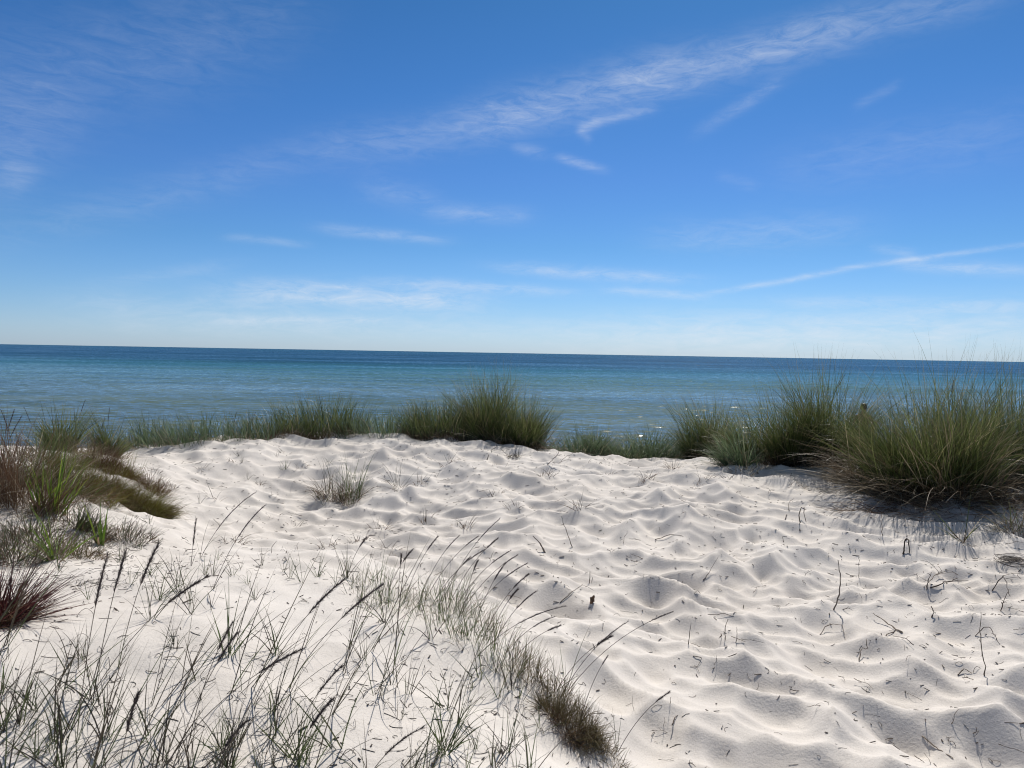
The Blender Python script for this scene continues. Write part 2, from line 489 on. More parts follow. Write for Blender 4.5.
def mth(op, a, b=None, c=None, clamp=False):
    n = N.new('ShaderNodeMath'); n.operation = op; n.use_clamp = clamp
    for i, v in enumerate((a, b, c)):
        if v is None: continue
        if isinstance(v, (int, float)): n.inputs[i].default_value = v
        else: L.new(v, n.inputs[i])
    return n.outputs[0]


tc = N.new('ShaderNodeTexCoord')
sx = N.new('ShaderNodeSeparateXYZ'); L.new(tc.outputs['Generated'], sx.inputs[0])
az = mth('ARCTAN2', sx.outputs[0], sx.outputs[1])
el = mth('ARCSINE', sx.outputs[2])
cb = N.new('ShaderNodeCombineXYZ'); L.new(az, cb.inputs[0]); L.new(el, cb.inputs[1])
# gentle warp so that the streaks are never straight
wn = N.new('ShaderNodeTexNoise'); wn.inputs['Scale'].default_value = 7; wn.inputs['Detail'].default_value = 5; wn.inputs['Roughness'].default_value = .6
L.new(cb.outputs[0], wn.inputs['Vector'])
wv = N.new('ShaderNodeVectorMath'); wv.operation = 'MULTIPLY_ADD'
L.new(wn.outputs['Color'], wv.inputs[0]); wv.inputs[1].default_value = (.012, .009, 0)
L.new(cb.outputs[0], wv.inputs[2])
wo = N.new('ShaderNodeVectorMath'); wo.operation = 'SUBTRACT'; L.new(wv.outputs[0], wo.inputs[0]); wo.inputs[1].default_value = (.006, .0045, 0)


def azel(px, py):
    d = ray(px, py); d = d / np.linalg.norm(d)
    return math.atan2(d[0], d[1]), math.asin(d[2])


STREAKS = [  # x1,y1,x2,y2,half width px, strength, fibre
 (330, 152, 560, 105, 17, .13, 1), (470, 122, 690, 64, 19, .19, 1), (610, 86, 850, 26, 17, .20, 1), (780, 42, 1000, -10, 15, .15, 1), (700, 66, 800, 40, 8, .08, 1),
 (577, 131, 600, 120, 5, .30, 0), (592, 122, 655, 107, 4.5, .30, 0), (578, 128, 590, 142, 4, .12, 0), (700, 130, 785, 77, 6, .2, 0), (556, 156, 604, 170, 4, .34, 0), (513, 148, 547, 154, 5, .2, 0),
 (430, 212, 530, 215, 8, .24, 0), (360, 185, 440, 205, 12, .10, 1),
 (705, 294, 860, 266, 2.6, .42, 0), (840, 269, 1060, 240, 2.2, .36, 0), (895, 264, 1040, 272, 5, .42, 0), (872, 247, 915, 254, 4, .22, 0),
 (605, 289, 705, 298, 4, .36, 0), (500, 267, 690, 280, 6, .26, 1), (380, 281, 570, 292, 5, .28, 1), 
 (230, 290, 480, 303, 11, .42, 1), (230, 320, 392, 320, 3.5, .36, 0), (280, 283, 360, 288, 3, .25, 0), (420, 297, 470, 303, 5, .2, 0), (60, 300, 300, 312, 12, .12, 1), (320, 228, 445, 241, 5, .26, 0), (225, 237, 305, 244, 3.5, .2, 0),
 (-80, 110, 300, 0, 40, .075, 1), (-60, 200, 60, 100, 30, .07, 1), (-20, 240, 360, 135, 16, .07, 1), (650, 238, 860, 228, 14, .13, 1),
 (560, 336, 1100, 326, 20, .34, 1), (100, 322, 560, 330, 12, .16, 1), (780, 300, 1030, 306, 5, .18, 1), (856, 107, 900, 84, 4, .12, 0), (0, 160, 30, 185, 14, .10, 1),
 (780, 170, 1060, 120, 22, .07, 1), (720, 175, 760, 188, 5, .10, 0), (100, 282, 240, 262, 6, .08, 1),
]
# fibres: fine noise drawn out along the wind
fm = N.new('ShaderNodeMapping'); fm.inputs['Rotation'].default_value = (0, 0, -.27); fm.inputs['Scale'].default_value = (20, 78, 1)
L.new(wo.outputs[0], fm.inputs[0])
fn = N.new('ShaderNodeTexNoise'); fn.inputs['Scale'].default_value = 1; fn.inputs['Detail'].default_value = 6; fn.inputs['Roughness'].default_value = .7; fn.inputs['Distortion'].default_value = .6
L.new(fm.outputs[0], fn.inputs['Vector'])
fib = N.new('ShaderNodeMapRange'); fib.inputs[1].default_value = .36; fib.inputs[2].default_value = .68; fib.inputs[3].default_value = .25; fib.inputs[4].default_value = 1.35
L.new(fn.outputs[0], fib.inputs[0])
sep = N.new('ShaderNodeSeparateXYZ'); L.new(wo.outputs[0], sep.inputs[0])
tot = {0: None, 1: None}
for (x1, y1, x2, y2, hw, st, fb) in STREAKS:
    a1, e1 = azel(x1, y1); a2, e2 = azel(x2, y2)
    cx, cy = (a1 + a2) / 2, (e1 + e2) / 2
    ln = math.hypot(a2 - a1, e2 - e1) / 2; th = math.atan2(e2 - e1, a2 - a1)
    wd = hw / F
    dx = mth('SUBTRACT', sep.outputs[0], cx); dy = mth('SUBTRACT', sep.outputs[1], cy)
    u = mth('ADD', mth('MULTIPLY', dx, math.cos(th) / ln), mth('MULTIPLY', dy, math.sin(th) / ln))
    v = mth('ADD', mth('MULTIPLY', dx, -math.sin(th) / wd), mth('MULTIPLY', dy, math.cos(th) / wd))
    u2 = mth('MULTIPLY', u, u)
    q = mth('ADD', mth('MULTIPLY', u2, u2), mth('MULTIPLY', v, v))
    g = mth('MULTIPLY', mth('EXPONENT', mth('MULTIPLY', q, -1.0)), st)
    tot[fb] = g if tot[fb] is None else mth('ADD', tot[fb], g)
cloud = mth('ADD', mth('MULTIPLY', tot[1], fib.outputs[0]), mth('MULTIPLY', tot[0], mth('MULTIPLY_ADD', fib.outputs[0], .65, .05)), clamp=True)
# pale veil of thin haze just over the horizon
veil = mth('MULTIPLY', mth('EXPONENT', mth('MULTIPLY', mth('ABSOLUTE', el), -20.0)), .16)
cloud = mth('ADD', cloud, veil, clamp=True)
# deep clean blue May sky; unseen top warmed and brightened to lift sand shade
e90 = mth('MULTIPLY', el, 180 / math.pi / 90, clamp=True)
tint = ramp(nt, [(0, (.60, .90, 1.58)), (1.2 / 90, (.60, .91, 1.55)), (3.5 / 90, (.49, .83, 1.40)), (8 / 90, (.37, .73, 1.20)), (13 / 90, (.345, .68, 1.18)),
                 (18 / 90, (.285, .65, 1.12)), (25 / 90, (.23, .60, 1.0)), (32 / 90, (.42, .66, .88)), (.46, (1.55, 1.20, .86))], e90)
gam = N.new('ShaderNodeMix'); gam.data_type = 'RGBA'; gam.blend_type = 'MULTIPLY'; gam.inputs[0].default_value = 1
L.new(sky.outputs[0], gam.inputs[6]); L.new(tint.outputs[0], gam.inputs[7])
mxs = N.new('ShaderNodeMix'); mxs.data_type = 'RGBA'
L.new(cloud, mxs.inputs[0]); L.new(gam.outputs[2], mxs.inputs[6]); mxs.inputs[7].default_value = (10.2, 10.9, 11.9, 1)
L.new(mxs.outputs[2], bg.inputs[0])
w.cycles.sampling_method = 'MANUAL'; w.cycles.sample_map_resolution = 512

scene.view_settings.view_transform = 'Standard'
scene.view_settings.look = 'None'
scene.view_settings.gamma = 1
scene.view_settings.use_curve_mapping = False
scene.view_settings.exposure = 0.0
scene.cycles.max_bounces = 6
scene.cycles.filter_width = 1.05
scene.cycles.use_denoising = True


# ------------------------------------------------------------------ leaves
def leaf_geo(P, az, L, tilt, curve, width, seg=6, seed=0, fold=.35, droop=None, wig=.06, rnd=None):
    """many narrow folded leaves as arrays. P (n,3) bases, az heading, L length, tilt from upright, curve = added bend (rad)"""
    g = np.random.default_rng(seed)
    n = len(P)
    t = np.linspace(0, 1, seg + 1)
    th = tilt[:, None] + curve[:, None] * t[None] ** 1.6
    ds = (L / seg)[:, None]
    azz = az[:, None] + wig * g.normal(size=(n, 1)) * 3 * t[None] ** 1.5
    thm = .5 * (th[:, 1:] + th[:, :-1]); azm = .5 * (azz[:, 1:] + azz[:, :-1])
    dx = np.sin(thm) * np.cos(azm) * ds; dy = np.sin(thm) * np.sin(azm) * ds; dz = np.cos(thm) * ds
    C = np.zeros((n, seg + 1, 3))
    C[:, 1:, 0] = np.cumsum(dx, 1); C[:, 1:, 1] = np.cumsum(dy, 1); C[:, 1:, 2] = np.cumsum(dz, 1)
    C += P[:, None]
    # side direction: turned at random about the leaf
    T = np.gradient(C, axis=1); T /= np.linalg.norm(T, axis=2, keepdims=True) + 1e-9
    sa = g.random(n) * 6.283
    S = np.stack([np.cos(sa), np.sin(sa), np.zeros(n)], -1)[:, None]
    S = S - T * (S * T).sum(2, keepdims=True); S /= np.linalg.norm(S, axis=2, keepdims=True) + 1e-6
    B = np.cross(T, S)
    wprof = np.clip(1 - t ** 2.2, 0.06, 1) * (.7 + .3 * np.minimum(t * 4, 1))
    W = (width[:, None] * wprof[None])[..., None] * .5
    V = np.stack([C - S * W, C - B * W * fold * 2, C + S * W], 2)       # n, seg+1, 3, 3
    base = np.arange(n)[:, None, None] * (seg + 1) * 3 + np.arange(seg)[None, :, None] * 3 + np.arange(2)[None, None]
    f = np.stack([base, base + 1, base + 4, base + 3], -1).reshape(-1, 4)
    rnd = np.repeat(g.random(n) if rnd is None else rnd, (seg + 1) * 3)
    along = np.tile(np.repeat(t, 3), n)
    return V.reshape(-1, 3), f, rnd, along


def join(parts):
    Vs, Fs, Rs, As = [], [], [], []
    o = 0
    for V, f, r, a in parts:
        Vs.append(V); Fs.append(f + o); Rs.append(r); As.append(a); o += len(V)
    return np.concatenate(Vs), np.concatenate(Fs), np.concatenate(Rs), np.concatenate(As)


def leaves_mesh(name, parts):
    V, f, r, a = join(parts)
    return make_mesh(name, V, [f], {'rnd': r, 'along': a})


def tube_geo(path, rad, sides=5, rndv=.5):
    path = np.asarray(path, float); n = len(path)
    rad = np.broadcast_to(np.asarray(rad, float), (n,))
    T = np.gradient(path, axis=0); T /= np.linalg.norm(T, axis=1, keepdims=True) + 1e-9
    up = np.array([0, 0, 1.0]) if abs(T[0, 2]) < .9 else np.array([1.0, 0, 0])
    S = np.cross(T, up); S /= np.linalg.norm(S, axis=1, keepdims=True) + 1e-9
    B = np.cross(T, S)
    a = np.linspace(0, 2 * math.pi, sides, endpoint=False)
    V = path[:, None] + rad[:, None, None] * (np.cos(a)[None, :, None] * S[:, None] + np.sin(a)[None, :, None] * B[:, None])
    V = V.reshape(-1, 3)
    i = np.arange(n - 1)[:, None] * sides; j = np.arange(sides)[None]; j2 = (j + 1) % sides
    f = np.stack([i + j, i + j2, i + j2 + sides, i + j + sides], -1).reshape(-1, 4)
    # closed tip and foot
    V = np.concatenate([V, path[:1], path[-1:]]); c0 = len(V) - 2; c1 = len(V) - 1
    e = (n - 1) * sides
    jj = np.arange(sides); kk = (jj + 1) % sides
    t1 = np.stack([np.full(sides, c0), kk, jj, np.full(sides, c0)], -1)[:, :3]
    t2 = np.stack([np.full(sides, c1), e + jj, e + kk], -1)
    along = np.concatenate([np.repeat(np.linspace(0, 1, n), sides), [0, 1]])
    return V, f, np.concatenate([t1, t2]), np.full(len(V), rndv), along


def tubes_mesh(name, tubes):
    Vs, Q, T, Rr, A = [], [], [], [], []
    o = 0
    for V, q, t, r, a in tubes:
        Vs.append(V); Q.append(q + o); T.append(t + o); Rr.append(r); A.append(a); o += len(V)
    return make_mesh(name, np.concatenate(Vs), [np.concatenate(Q), np.concatenate(T)], {'rnd': np.concatenate(Rr), 'along': np.concatenate(A)})


def bez(p0, p1, p2, n=12):
    t = np.linspace(0, 1, n)[:, None]
    return (1 - t) ** 2 * p0 + 2 * t * (1 - t) * p1 + t * t * p2


def seed_head_mesh(path, r, seed):
    """dense bristly spike round the end of a stalk"""
    g = np.random.default_rng(seed)
    path = np.asarray(path); n = len(path)
    t = np.linspace(0, 1, n)
    rad = r * .55 * np.sin(np.clip(t, .02, .98) * math.pi) ** .55 * (1 - .35 * t)
    tb = tube_geo(path, rad, 6, .3)
    V0, q, tr, r0, a0 = tb
    nb = int(150)
    u = g.random(nb); idx = u * (n - 1); i0 = np.clip(idx.astype(int), 0, n - 2); fr = (idx - i0)[:, None]
    P = path[i0] * (1 - fr) + path[i0 + 1] * fr
    T = path[i0 + 1] - path[i0]; T /= np.linalg.norm(T, axis=1, keepdims=True)
    D = g.normal(size=(nb, 3)); D -= T * (D * T).sum(1, keepdims=True); D /= np.linalg.norm(D, axis=1, keepdims=True)
    ln = r * (1.6 + 1.4 * g.random(nb))[:, None]
    tip = P + (T * .85 + D * .5) * ln * 1.3
    S = np.cross(T, D) * r * .22
    Vb = np.stack([P - S, P + S, tip + S * .3, tip - S * .3], 1).reshape(-1, 3)
    fb = (np.arange(nb)[:, None] * 4 + np.arange(4)[None])
    V = np.concatenate([V0, Vb]); q = np.concatenate([q, fb + len(V0)])
    rr = np.concatenate([r0, np.repeat(g.random(nb), 4)]); aa = np.concatenate([a0, np.full(nb * 4, .5)])
    return make_mesh('seed_head', V, [q, tr], {'rnd': rr, 'along': aa})


_seed = [1000]


def ns():
    _seed[0] += 1
    return _seed[0]


class Foot:
    """scatter of leaf bases following the sand, in coordinates local to the root"""
    def __init__(self, c):
        self.c = np.asarray(c, float)

    def disc(self, n, rx, ry, g, power=.6, rot=0.0, off=(0, 0), sink=.012):
        a = g.random(n) * 6.283; q = g.random(n) ** power
        lx = q * np.cos(a) * rx; ly = q * np.sin(a) * ry
        x = lx * math.cos(rot) - ly * math.sin(rot) + off[0]; y = lx * math.sin(rot) + ly * math.cos(rot) + off[1]
        z = ground_v(x + self.c[0], y + self.c[1]) - self.c[2] - sink
        return np.stack([x, y, z], -1), np.arctan2(y - off[1], x - off[0]), q


def leaf_layer(foot, n, rx, ry, h, hvar=.3, tilt=(4, 28), curve=(10, 60), width=.004, lean=(0, 0), seed=None, power=.6, rot=0.0, off=(0, 0), seg=6, sink=.012, azj=1.35, dome=.35, bunch=True):
    seed = seed or ns(); g = np.random.default_rng(seed)
    P, az, q = foot.disc(n, rx, ry, g, power, rot, off, sink)
    # leaves grow in bunches, each with a height, lean and tone of its own
    k = max(1, n // 95) if bunch else 1
    Pc, azc, qc = foot.disc(k, rx, ry, g, power, rot, off, sink)
    ci = g.integers(0, k, n)
    if k > 2:
        P[:, :2] = Pc[ci, :2] * .72 + P[:, :2] * .28
        P[:, 2] = ground_v(P[:, 0] + foot.c[0], P[:, 1] + foot.c[1]) - foot.c[2] - sink
        az = np.arctan2(P[:, 1] - off[1], P[:, 0] - off[0])
        q = np.clip(qc[ci] * .8 + q * .2, 0, 1)
    ch = g.uniform(.58, 1.22, k)[ci] if k > 2 else 1.0
    cl = g.normal(0, .25, (k, 2))[ci] if k > 2 else np.zeros((n, 2))
    cr = g.random(k)[ci] if k > 2 else g.random(n)
    az = az + g.normal(size=n) * azj
    Lh = h * (1 - hvar + 2 * hvar * g.random(n)) * (1 - dome * q ** 2) * ch
    ti = np.radians(tilt[0] + (tilt[1] - tilt[0]) * np.clip(q * .7 + .3 * g.random(n) + .28 * g.normal(size=n), 0, 1.7))
    cu = np.radians(curve[0] + (curve[1] - curve[0]) * g.random(n) ** 2.4)
    # common lean: wind
    dx = np.sin(ti) * np.cos(az) + lean[0] + cl[:, 0]; dy = np.sin(ti) * np.sin(az) + lean[1] + cl[:, 1]
    az2 = np.arctan2(dy, dx); ti2 = np.arctan2(np.hypot(dx, dy), np.cos(ti))
    W = width * (.7 + .6 * g.random(n))
    rn = np.where(g.random(n) < .62, np.clip(cr * .55 + g.random(n) * .4, 0, .9), g.random(n))
    return leaf_geo(P, az2, Lh, ti2, cu, W, seg, seed + 7, rnd=rn)


def stalk_path(g, base, az, tilt, L, curve=.4, n=14):
    t = np.linspace(0, 1, n)
    th = tilt + curve * t ** 1.5
    d = np.stack([np.sin(th) * math.cos(az), np.sin(th) * math.sin(az), np.cos(th)], -1) * (L / (n - 1))
    P = np.concatenate([[np.zeros(3)], np.cumsum(d, 0)[:-1]]) + base
    return P


def add_stalk(root, path, hl, hr, r=.0011, material='stalk', head_mat='seed', rnd=None):
    """flower_stalk part with its seed_head sub-part; path local to root"""
    rnd = random.random() if rnd is None else rnd
    st = link('flower_stalk', tubes_mesh('flower_stalk', [tube_geo(path, np.linspace(r, r * .7, len(path)), 5, rnd)]), M[material], root)
    # head takes the last hl metres of the path
    d = np.concatenate([[0], np.cumsum(np.linalg.norm(np.diff(path, axis=0), axis=1))])
    s0 = max(d[-1] - hl, d[-1] * .3)
    tt = np.linspace(s0, d[-1] + .004, 9)
    hp = np.stack([np.interp(tt, d, path[:, k]) for k in range(3)], -1)
    hp[-1] += (path[-1] - path[-2]) / np.linalg.norm(path[-1] - path[-2]) * .004
    link('seed_head', seed_head_mesh(hp, hr, ns()), M[head_mat], st)
    return st


def tussock(px, py, label, cat, rx, ry, h, n, mat='marram', group=None, dry=.25, dryh=.7, heads=0, lean=(-.05, 0), width=.0062, tilt=(3, 30), curve=(8, 65), Y=None, name='marram_grass_tussock', skirt=.12, stray=.04, rot=0.0, power=.6, dome=.35, seg=6, headlen=.14, dead='dry', head_r=.004, bunch=True):
    c = on_ground(px, py) if Y is None else None
    if c is None:
        p = at_depth(px, py, Y if Y else 9.6); c = np.array([p[0], p[1], ground(p[0], p[1])])
    root = link(name, None, loc=tuple(c)); tag(root, label, cat, group)
    ft = Foot(c); g = np.random.default_rng(ns())
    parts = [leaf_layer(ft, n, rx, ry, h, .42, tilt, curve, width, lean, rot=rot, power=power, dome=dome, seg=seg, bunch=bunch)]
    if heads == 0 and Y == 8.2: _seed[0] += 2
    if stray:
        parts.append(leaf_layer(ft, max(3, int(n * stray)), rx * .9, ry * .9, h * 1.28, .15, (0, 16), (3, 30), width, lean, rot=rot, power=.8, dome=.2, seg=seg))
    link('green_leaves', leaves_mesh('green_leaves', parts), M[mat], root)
    if dry > 0:
        k = max(4, int(n * dry))
        parts = [leaf_layer(ft, k, rx * 1.02, ry * 1.02, h * dryh, .4, (15, 60), (20, 95), width * .95, lean, rot=rot, power=.45, seg=seg, bunch=bunch)]
        if int(n * skirt) > 3:
            parts.append(leaf_layer(ft, int(n * skirt), rx * 1.05, ry * 1.05, h * .6, .45, (45, 88), (5, 60), width * .9, (lean[0], lean[1]), rot=rot, power=.25, seg=seg, dome=0))
        link('dry_leaves', leaves_mesh('dry_leaves', parts), M[dead], root)
    for i in range(heads):
        a = g.random() * 6.28; q = g.random() ** .5
        b = np.array([rx * q * math.cos(a) * .7, ry * q * math.sin(a) * .7, 0])
        b[2] = ground(b[0] + c[0], b[1] + c[1]) - c[2] - .01
        add_stalk(root, stalk_path(g, b, g.normal(0, .6) if g.random() < .6 else g.random() * 6.28, R(3 + 12 * g.random()), h * (1.05 + .35 * g.random()), R(5 + 18 * g.random())), headlen * (.8 + .4 * g.random()), head_r, .0013)
    return root


G_M = 'marram tussocks along the dune crest'
GT = 'grass tussock'
# ---- large tussocks on the right
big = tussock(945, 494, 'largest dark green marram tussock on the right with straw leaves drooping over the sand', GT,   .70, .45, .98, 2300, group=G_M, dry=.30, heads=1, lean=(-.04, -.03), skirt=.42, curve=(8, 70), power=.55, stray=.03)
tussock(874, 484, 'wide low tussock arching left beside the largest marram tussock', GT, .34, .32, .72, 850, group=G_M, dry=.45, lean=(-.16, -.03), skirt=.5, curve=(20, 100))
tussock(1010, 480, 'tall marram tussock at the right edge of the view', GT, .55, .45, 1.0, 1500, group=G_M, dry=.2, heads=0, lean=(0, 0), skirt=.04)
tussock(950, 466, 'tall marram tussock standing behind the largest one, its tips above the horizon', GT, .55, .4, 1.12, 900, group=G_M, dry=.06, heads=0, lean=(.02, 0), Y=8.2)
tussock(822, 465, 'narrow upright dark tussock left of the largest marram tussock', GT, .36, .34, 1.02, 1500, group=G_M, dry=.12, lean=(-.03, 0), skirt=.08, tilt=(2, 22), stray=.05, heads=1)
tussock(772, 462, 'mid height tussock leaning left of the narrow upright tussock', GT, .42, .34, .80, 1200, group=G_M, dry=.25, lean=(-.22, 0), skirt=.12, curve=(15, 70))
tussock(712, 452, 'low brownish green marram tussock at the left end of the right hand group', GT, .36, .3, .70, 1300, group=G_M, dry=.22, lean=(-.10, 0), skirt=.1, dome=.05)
tussock(742, 466, 'small blue green tussock on the sand in front of the right hand group', GT, .24, .18, .42, 380, 'bluegrass', group=G_M, dry=.15, lean=(-.1, 0), tilt=(10, 50), name='marram_grass_tussock')
tussock(652, 457, 'low blue green tussock spreading over the crest right of the middle', GT, .60, .28, .42, 800, 'bluegrass', group=G_M, dry=.12, lean=(.1, 0), tilt=(10, 55), curve=(20, 80), dome=.05, bunch=False)
tussock(600, 447, 'thin blue green tussock in the dip right of the big middle tussock', GT, .45, .25, .48, 650, 'bluegrass', group=G_M, dry=.12, lean=(.05, 0), tilt=(10, 45), Y=9.9)
tussock(628, 456, 'low thin blue green tussock on the crest edge in front of the dip', GT, .55, .16, .30, 420, 'bluegrass', group=G_M, dry=.2, lean=(.1, 0), tilt=(10, 60), dome=.05, bunch=False)
tussock(578, 449, 'low thin green tussock touching the right foot of the big middle tussock', GT, .40, .16, .30, 320, 'bluegrass', group=G_M, dry=.2, lean=(.05, 0), tilt=(10, 60), dome=.05, bunch=False)
# ---- middle and left along the crest
tussock(497, 438, 'big round dark green marram tussock at the middle of the dune crest', GT, .50, .45, .88, 2600, group=G_M, dry=.10, lean=(-.03, 0), skirt=.04, dome=.5, tilt=(2, 36), curve=(6, 45), Y=10.0)
tussock(442, 436, 'lower tussock on the left flank of the big middle tussock', GT, .52, .32, .48, 900, group=G_M, dry=.12, lean=(-.05, 0), Y=9.8, bunch=False)
tussock(528, 440, 'olive tussock on the right flank of the big middle tussock', GT, .32, .3, .66, 1200, group=G_M, dry=.12, lean=(.06, 0), Y=9.8)
tussock(322, 436, 'dense mid green tussock on the crest left of the middle', GT, .60, .28, .50, 700, group=G_M, dry=.12, lean=(-.03, 0), Y=9.9, dome=.05, bunch=False)
tussock(272, 437, 'low green tussock with a brown dead patch on the crest', GT, .60, .26, .36, 420, group=G_M, dry=.35, lean=(-.05, 0), Y=9.7, dome=.05, bunch=False)
tussock(382, 437, 'low thin tussock between the dense crest tussock and the big middle one', GT, .75, .28, .32, 560, 'bluegrass', group=G_M, dry=.16, lean=(-.03, 0), Y=9.8, dome=.05, bunch=False)
tussock(415, 434, 'short green tussock with bent straw leaves left of the big middle tussock', GT, .25, .2, .42, 450, group=G_M, dry=.3, Y=10.0)
tussock(222, 439, 'sparse blue green tussock at the left shoulder of the crest', GT, .75, .25, .34, 330, 'bluegrass', group=G_M, dry=.35, lean=(-.1, 0), Y=9.4, heads=2, dome=.05, bunch=False)
tussock(182, 446, 'sparse pale tussock with long thin blades at the left end of the crest', GT, .5, .25, .36, 300, 'bluegrass', group=G_M, dry=.35, lean=(-.1, 0), Y=9.2, stray=.1, dome=.05, bunch=False)
tussock(148, 458, 'thin blue grey tussock low behind the sand left of the crest', GT, .35, .2, .42, 320, 'bluegrass', group=G_M, dry=.25, Y=9.6, bunch=False)
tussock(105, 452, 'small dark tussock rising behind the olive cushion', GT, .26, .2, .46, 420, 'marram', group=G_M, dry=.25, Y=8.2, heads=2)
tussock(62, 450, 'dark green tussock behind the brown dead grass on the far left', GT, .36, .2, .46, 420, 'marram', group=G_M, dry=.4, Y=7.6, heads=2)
# tussocks further down the seaward slope
for i, (px, Y, h, n, lb) in enumerate([(250, 11.3, .42, 350, 'thin dark tussock down the seaward slope behind the brown patch'), (350, 11.2, .42, 420, 'thin dark tussock down the seaward slope behind the low thin one'),
                                       (575, 11.2, .45, 420, 'low grey green tussock down the slope just right of the big middle tussock'), (640, 11.0, .40, 380, 'grey green tussock down the slope behind the blue green ones'),
                                       (690, 10.8, .5, 420, 'dark tussock behind the low brownish green one')]):
    p = at_depth(px, 430, Y)
    c = np.array([p[0], Y, ground(p[0], Y)])
    root = link('marram_grass_tussock', None, loc=tuple(c)); tag(root, lb, GT, G_M)
    ft = Foot(c)
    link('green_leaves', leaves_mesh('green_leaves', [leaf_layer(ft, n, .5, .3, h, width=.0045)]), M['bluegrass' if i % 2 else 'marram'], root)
    link('dry_leaves', leaves_mesh('dry_leaves', [leaf_layer(ft, n // 5, .5, .3, h * .7, tilt=(15, 60), width=.004)]), M['dry'], root)

# ---- bent dead leaves arching out of the largest tussock
ftb = Foot(big.location)
link('drooping_straw_leaves', leaves_mesh('drooping_straw_leaves', [
    leaf_layer(ftb, 70, .45, .25, 1.05, .25, (25, 55), (45, 95), .0075, (-.55, -.45), off=(0, -.12), dome=0, azj=.5, bunch=False, seg=10),
    leaf_layer(ftb, 160, .5, .3, 1.05, .3, (15, 50), (30, 75), .005, (-.6, -.12), off=(-.1, 0), dome=0, azj=.5, bunch=False, seg=9),
    leaf_layer(ftb, 30, .45, .25, .9, .25, (25, 55), (45, 95), .0075, (.4, -.6), off=(.1, -.12), dome=0, azj=.6, bunch=False, seg=10)]), M['dry'], big)
link('matted_dead_leaves', leaves_mesh('matted_dead_leaves', [
    leaf_layer(ftb, 900, .95, .30, .36, .5, (60, 88), (0, 50), .0045, (-.5, -.35), off=(-.12, -.36), dome=0, azj=1.3, bunch=False, power=.6)]), M['deadbrown'], big)
# ---- tufts standing in the sand
GF = 'grass tuft'
tussock(352, 502, 'dry yellow green tuft with a long shadow on the sand left of the middle', GF, .13, .10, .46, 60, 'sprig_green', dry=1.6, dryh=.8, name='grass_tuft', lean=(.02, 0), width=.004, dead='deadbrown', tilt=(2, 22))
tussock(330, 498, 'brown withered tuft just left of the dry yellow green tuft', GF, .16, .10, .36, 50, 'sprig', dry=2.0, dryh=.8, name='grass_tuft', lean=(-.1, 0), width=.004, dead='deadbrown', tilt=(5, 40))
tussock(396, 488, 'sparse tuft of a few bent dry stalks right of the dry yellow green tuft', GF, .08, .06, .30, 10, 'sprig', dry=1.6, dryh=1.0, name='grass_tuft', lean=(.05, 0), width=.0035, dead='deadbrown', tilt=(5, 45))
tussock(962, 541, 'green sprout of stiff blades fanning out in the sand below the largest tussock', GF, .025, .02, .36, 11, 'marram', dry=.6, dryh=.7, name='grass_tuft', lean=(0, 0), width=.006, tilt=(15, 55), curve=(3, 15), stray=0)
tussock(1012, 530, 'straw coloured tuft leaning over its own shadow at the right edge', GF, .12, .08, .26, 40, 'marram', dry=2.5, dryh=.9, name='grass_tuft', lean=(-.35, -.1), width=.004, tilt=(20, 70))
tussock(514, 458, 'small dark dead tuft on the sand below the big middle tussock', GF, .07, .05, .12, 12, 'sprig', dry=5, dryh=1.0, name='grass_tuft', width=.005, dead='darkdead', tilt=(20, 80))
tussock(452, 441, 'small reddish dead tuft on the crest left of the middle tussock', GF, .09, .05, .10, 12, 'sprig', dry=5, dryh=1.0, name='grass_tuft', width=.005, dead='deadbrown', tilt=(30, 85))

gd = np.random.default_rng(404)
DT = []
for i, (px, py) in enumerate([(205, 470), (240, 462), (150, 470), (178, 490), (215, 500), (262, 480), (282, 458), (300, 470), (262, 520), (238, 545), (300, 530), (372, 530), (420, 480), (440, 462), (425, 520), (450, 528), (470, 526), (388, 555), (360, 545), (330, 545), (545, 480), (610, 470), (640, 480), (585, 505), (520, 505), (490, 497), (668, 470), (705, 480), (735, 480), (790, 486)]):
    px += gd.uniform(-8, 8); py += gd.uniform(-5, 5)
    DT.append((tussock(px, py, None, GF, .05 + .05 * gd.random(), .04, gd.uniform(.07, .2), int(gd.integers(5, 16)), 'darkdead', group='small dead tufts on the trodden slope', dry=1.0, dryh=.9, name='dead_grass_tuft', width=.0042, dead='deadbrown', tilt=(20, 85), curve=(5, 60), stray=0, lean=(gd.normal(.1, .2), 0)), 'small dead brown tuft', px, py))

# ---- left hand hummock
tussock(14, 500, 'tall reddish brown dead grass clump at the far left edge', 'grass clump', .38, .32, .50, 300, 'deadbrown', dry=.8, dryh=1.0, name='dead_grass_clump', lean=(.04, 0), width=.0045, dead='dry', heads=4, tilt=(3, 35))
tussock(75, 488, 'brown and green clump between the dead grass clump and the olive cushion', 'grass clump', .34, .28, .26, 900, 'cushion', dry=.4, dryh=.9, name='grass_clump', lean=(.1, 0), width=.0032, dead='deadbrown', tilt=(5, 50))
tussock(140, 512, 'rounded olive brown cushion of fine drooping leaves on the left hummock', 'grass cushion', .26, .22, .25, 2300, 'cushion', dry=.35, dryh=1.1, name='grass_cushion', lean=(.30, -.12), width=.0026, dead='moss', tilt=(5, 70), curve=(30, 110), stray=0, dome=.25)
tussock(108, 492, 'smaller brown cushion joined to the left of the olive brown one', 'grass cushion', .22, .2, .24, 1300, 'cushion', dry=.5, dryh=1.0, name='grass_cushion', lean=(.25, -.05), width=.0026, dead='deadbrown', tilt=(5, 60), curve=(30, 100), stray=0)
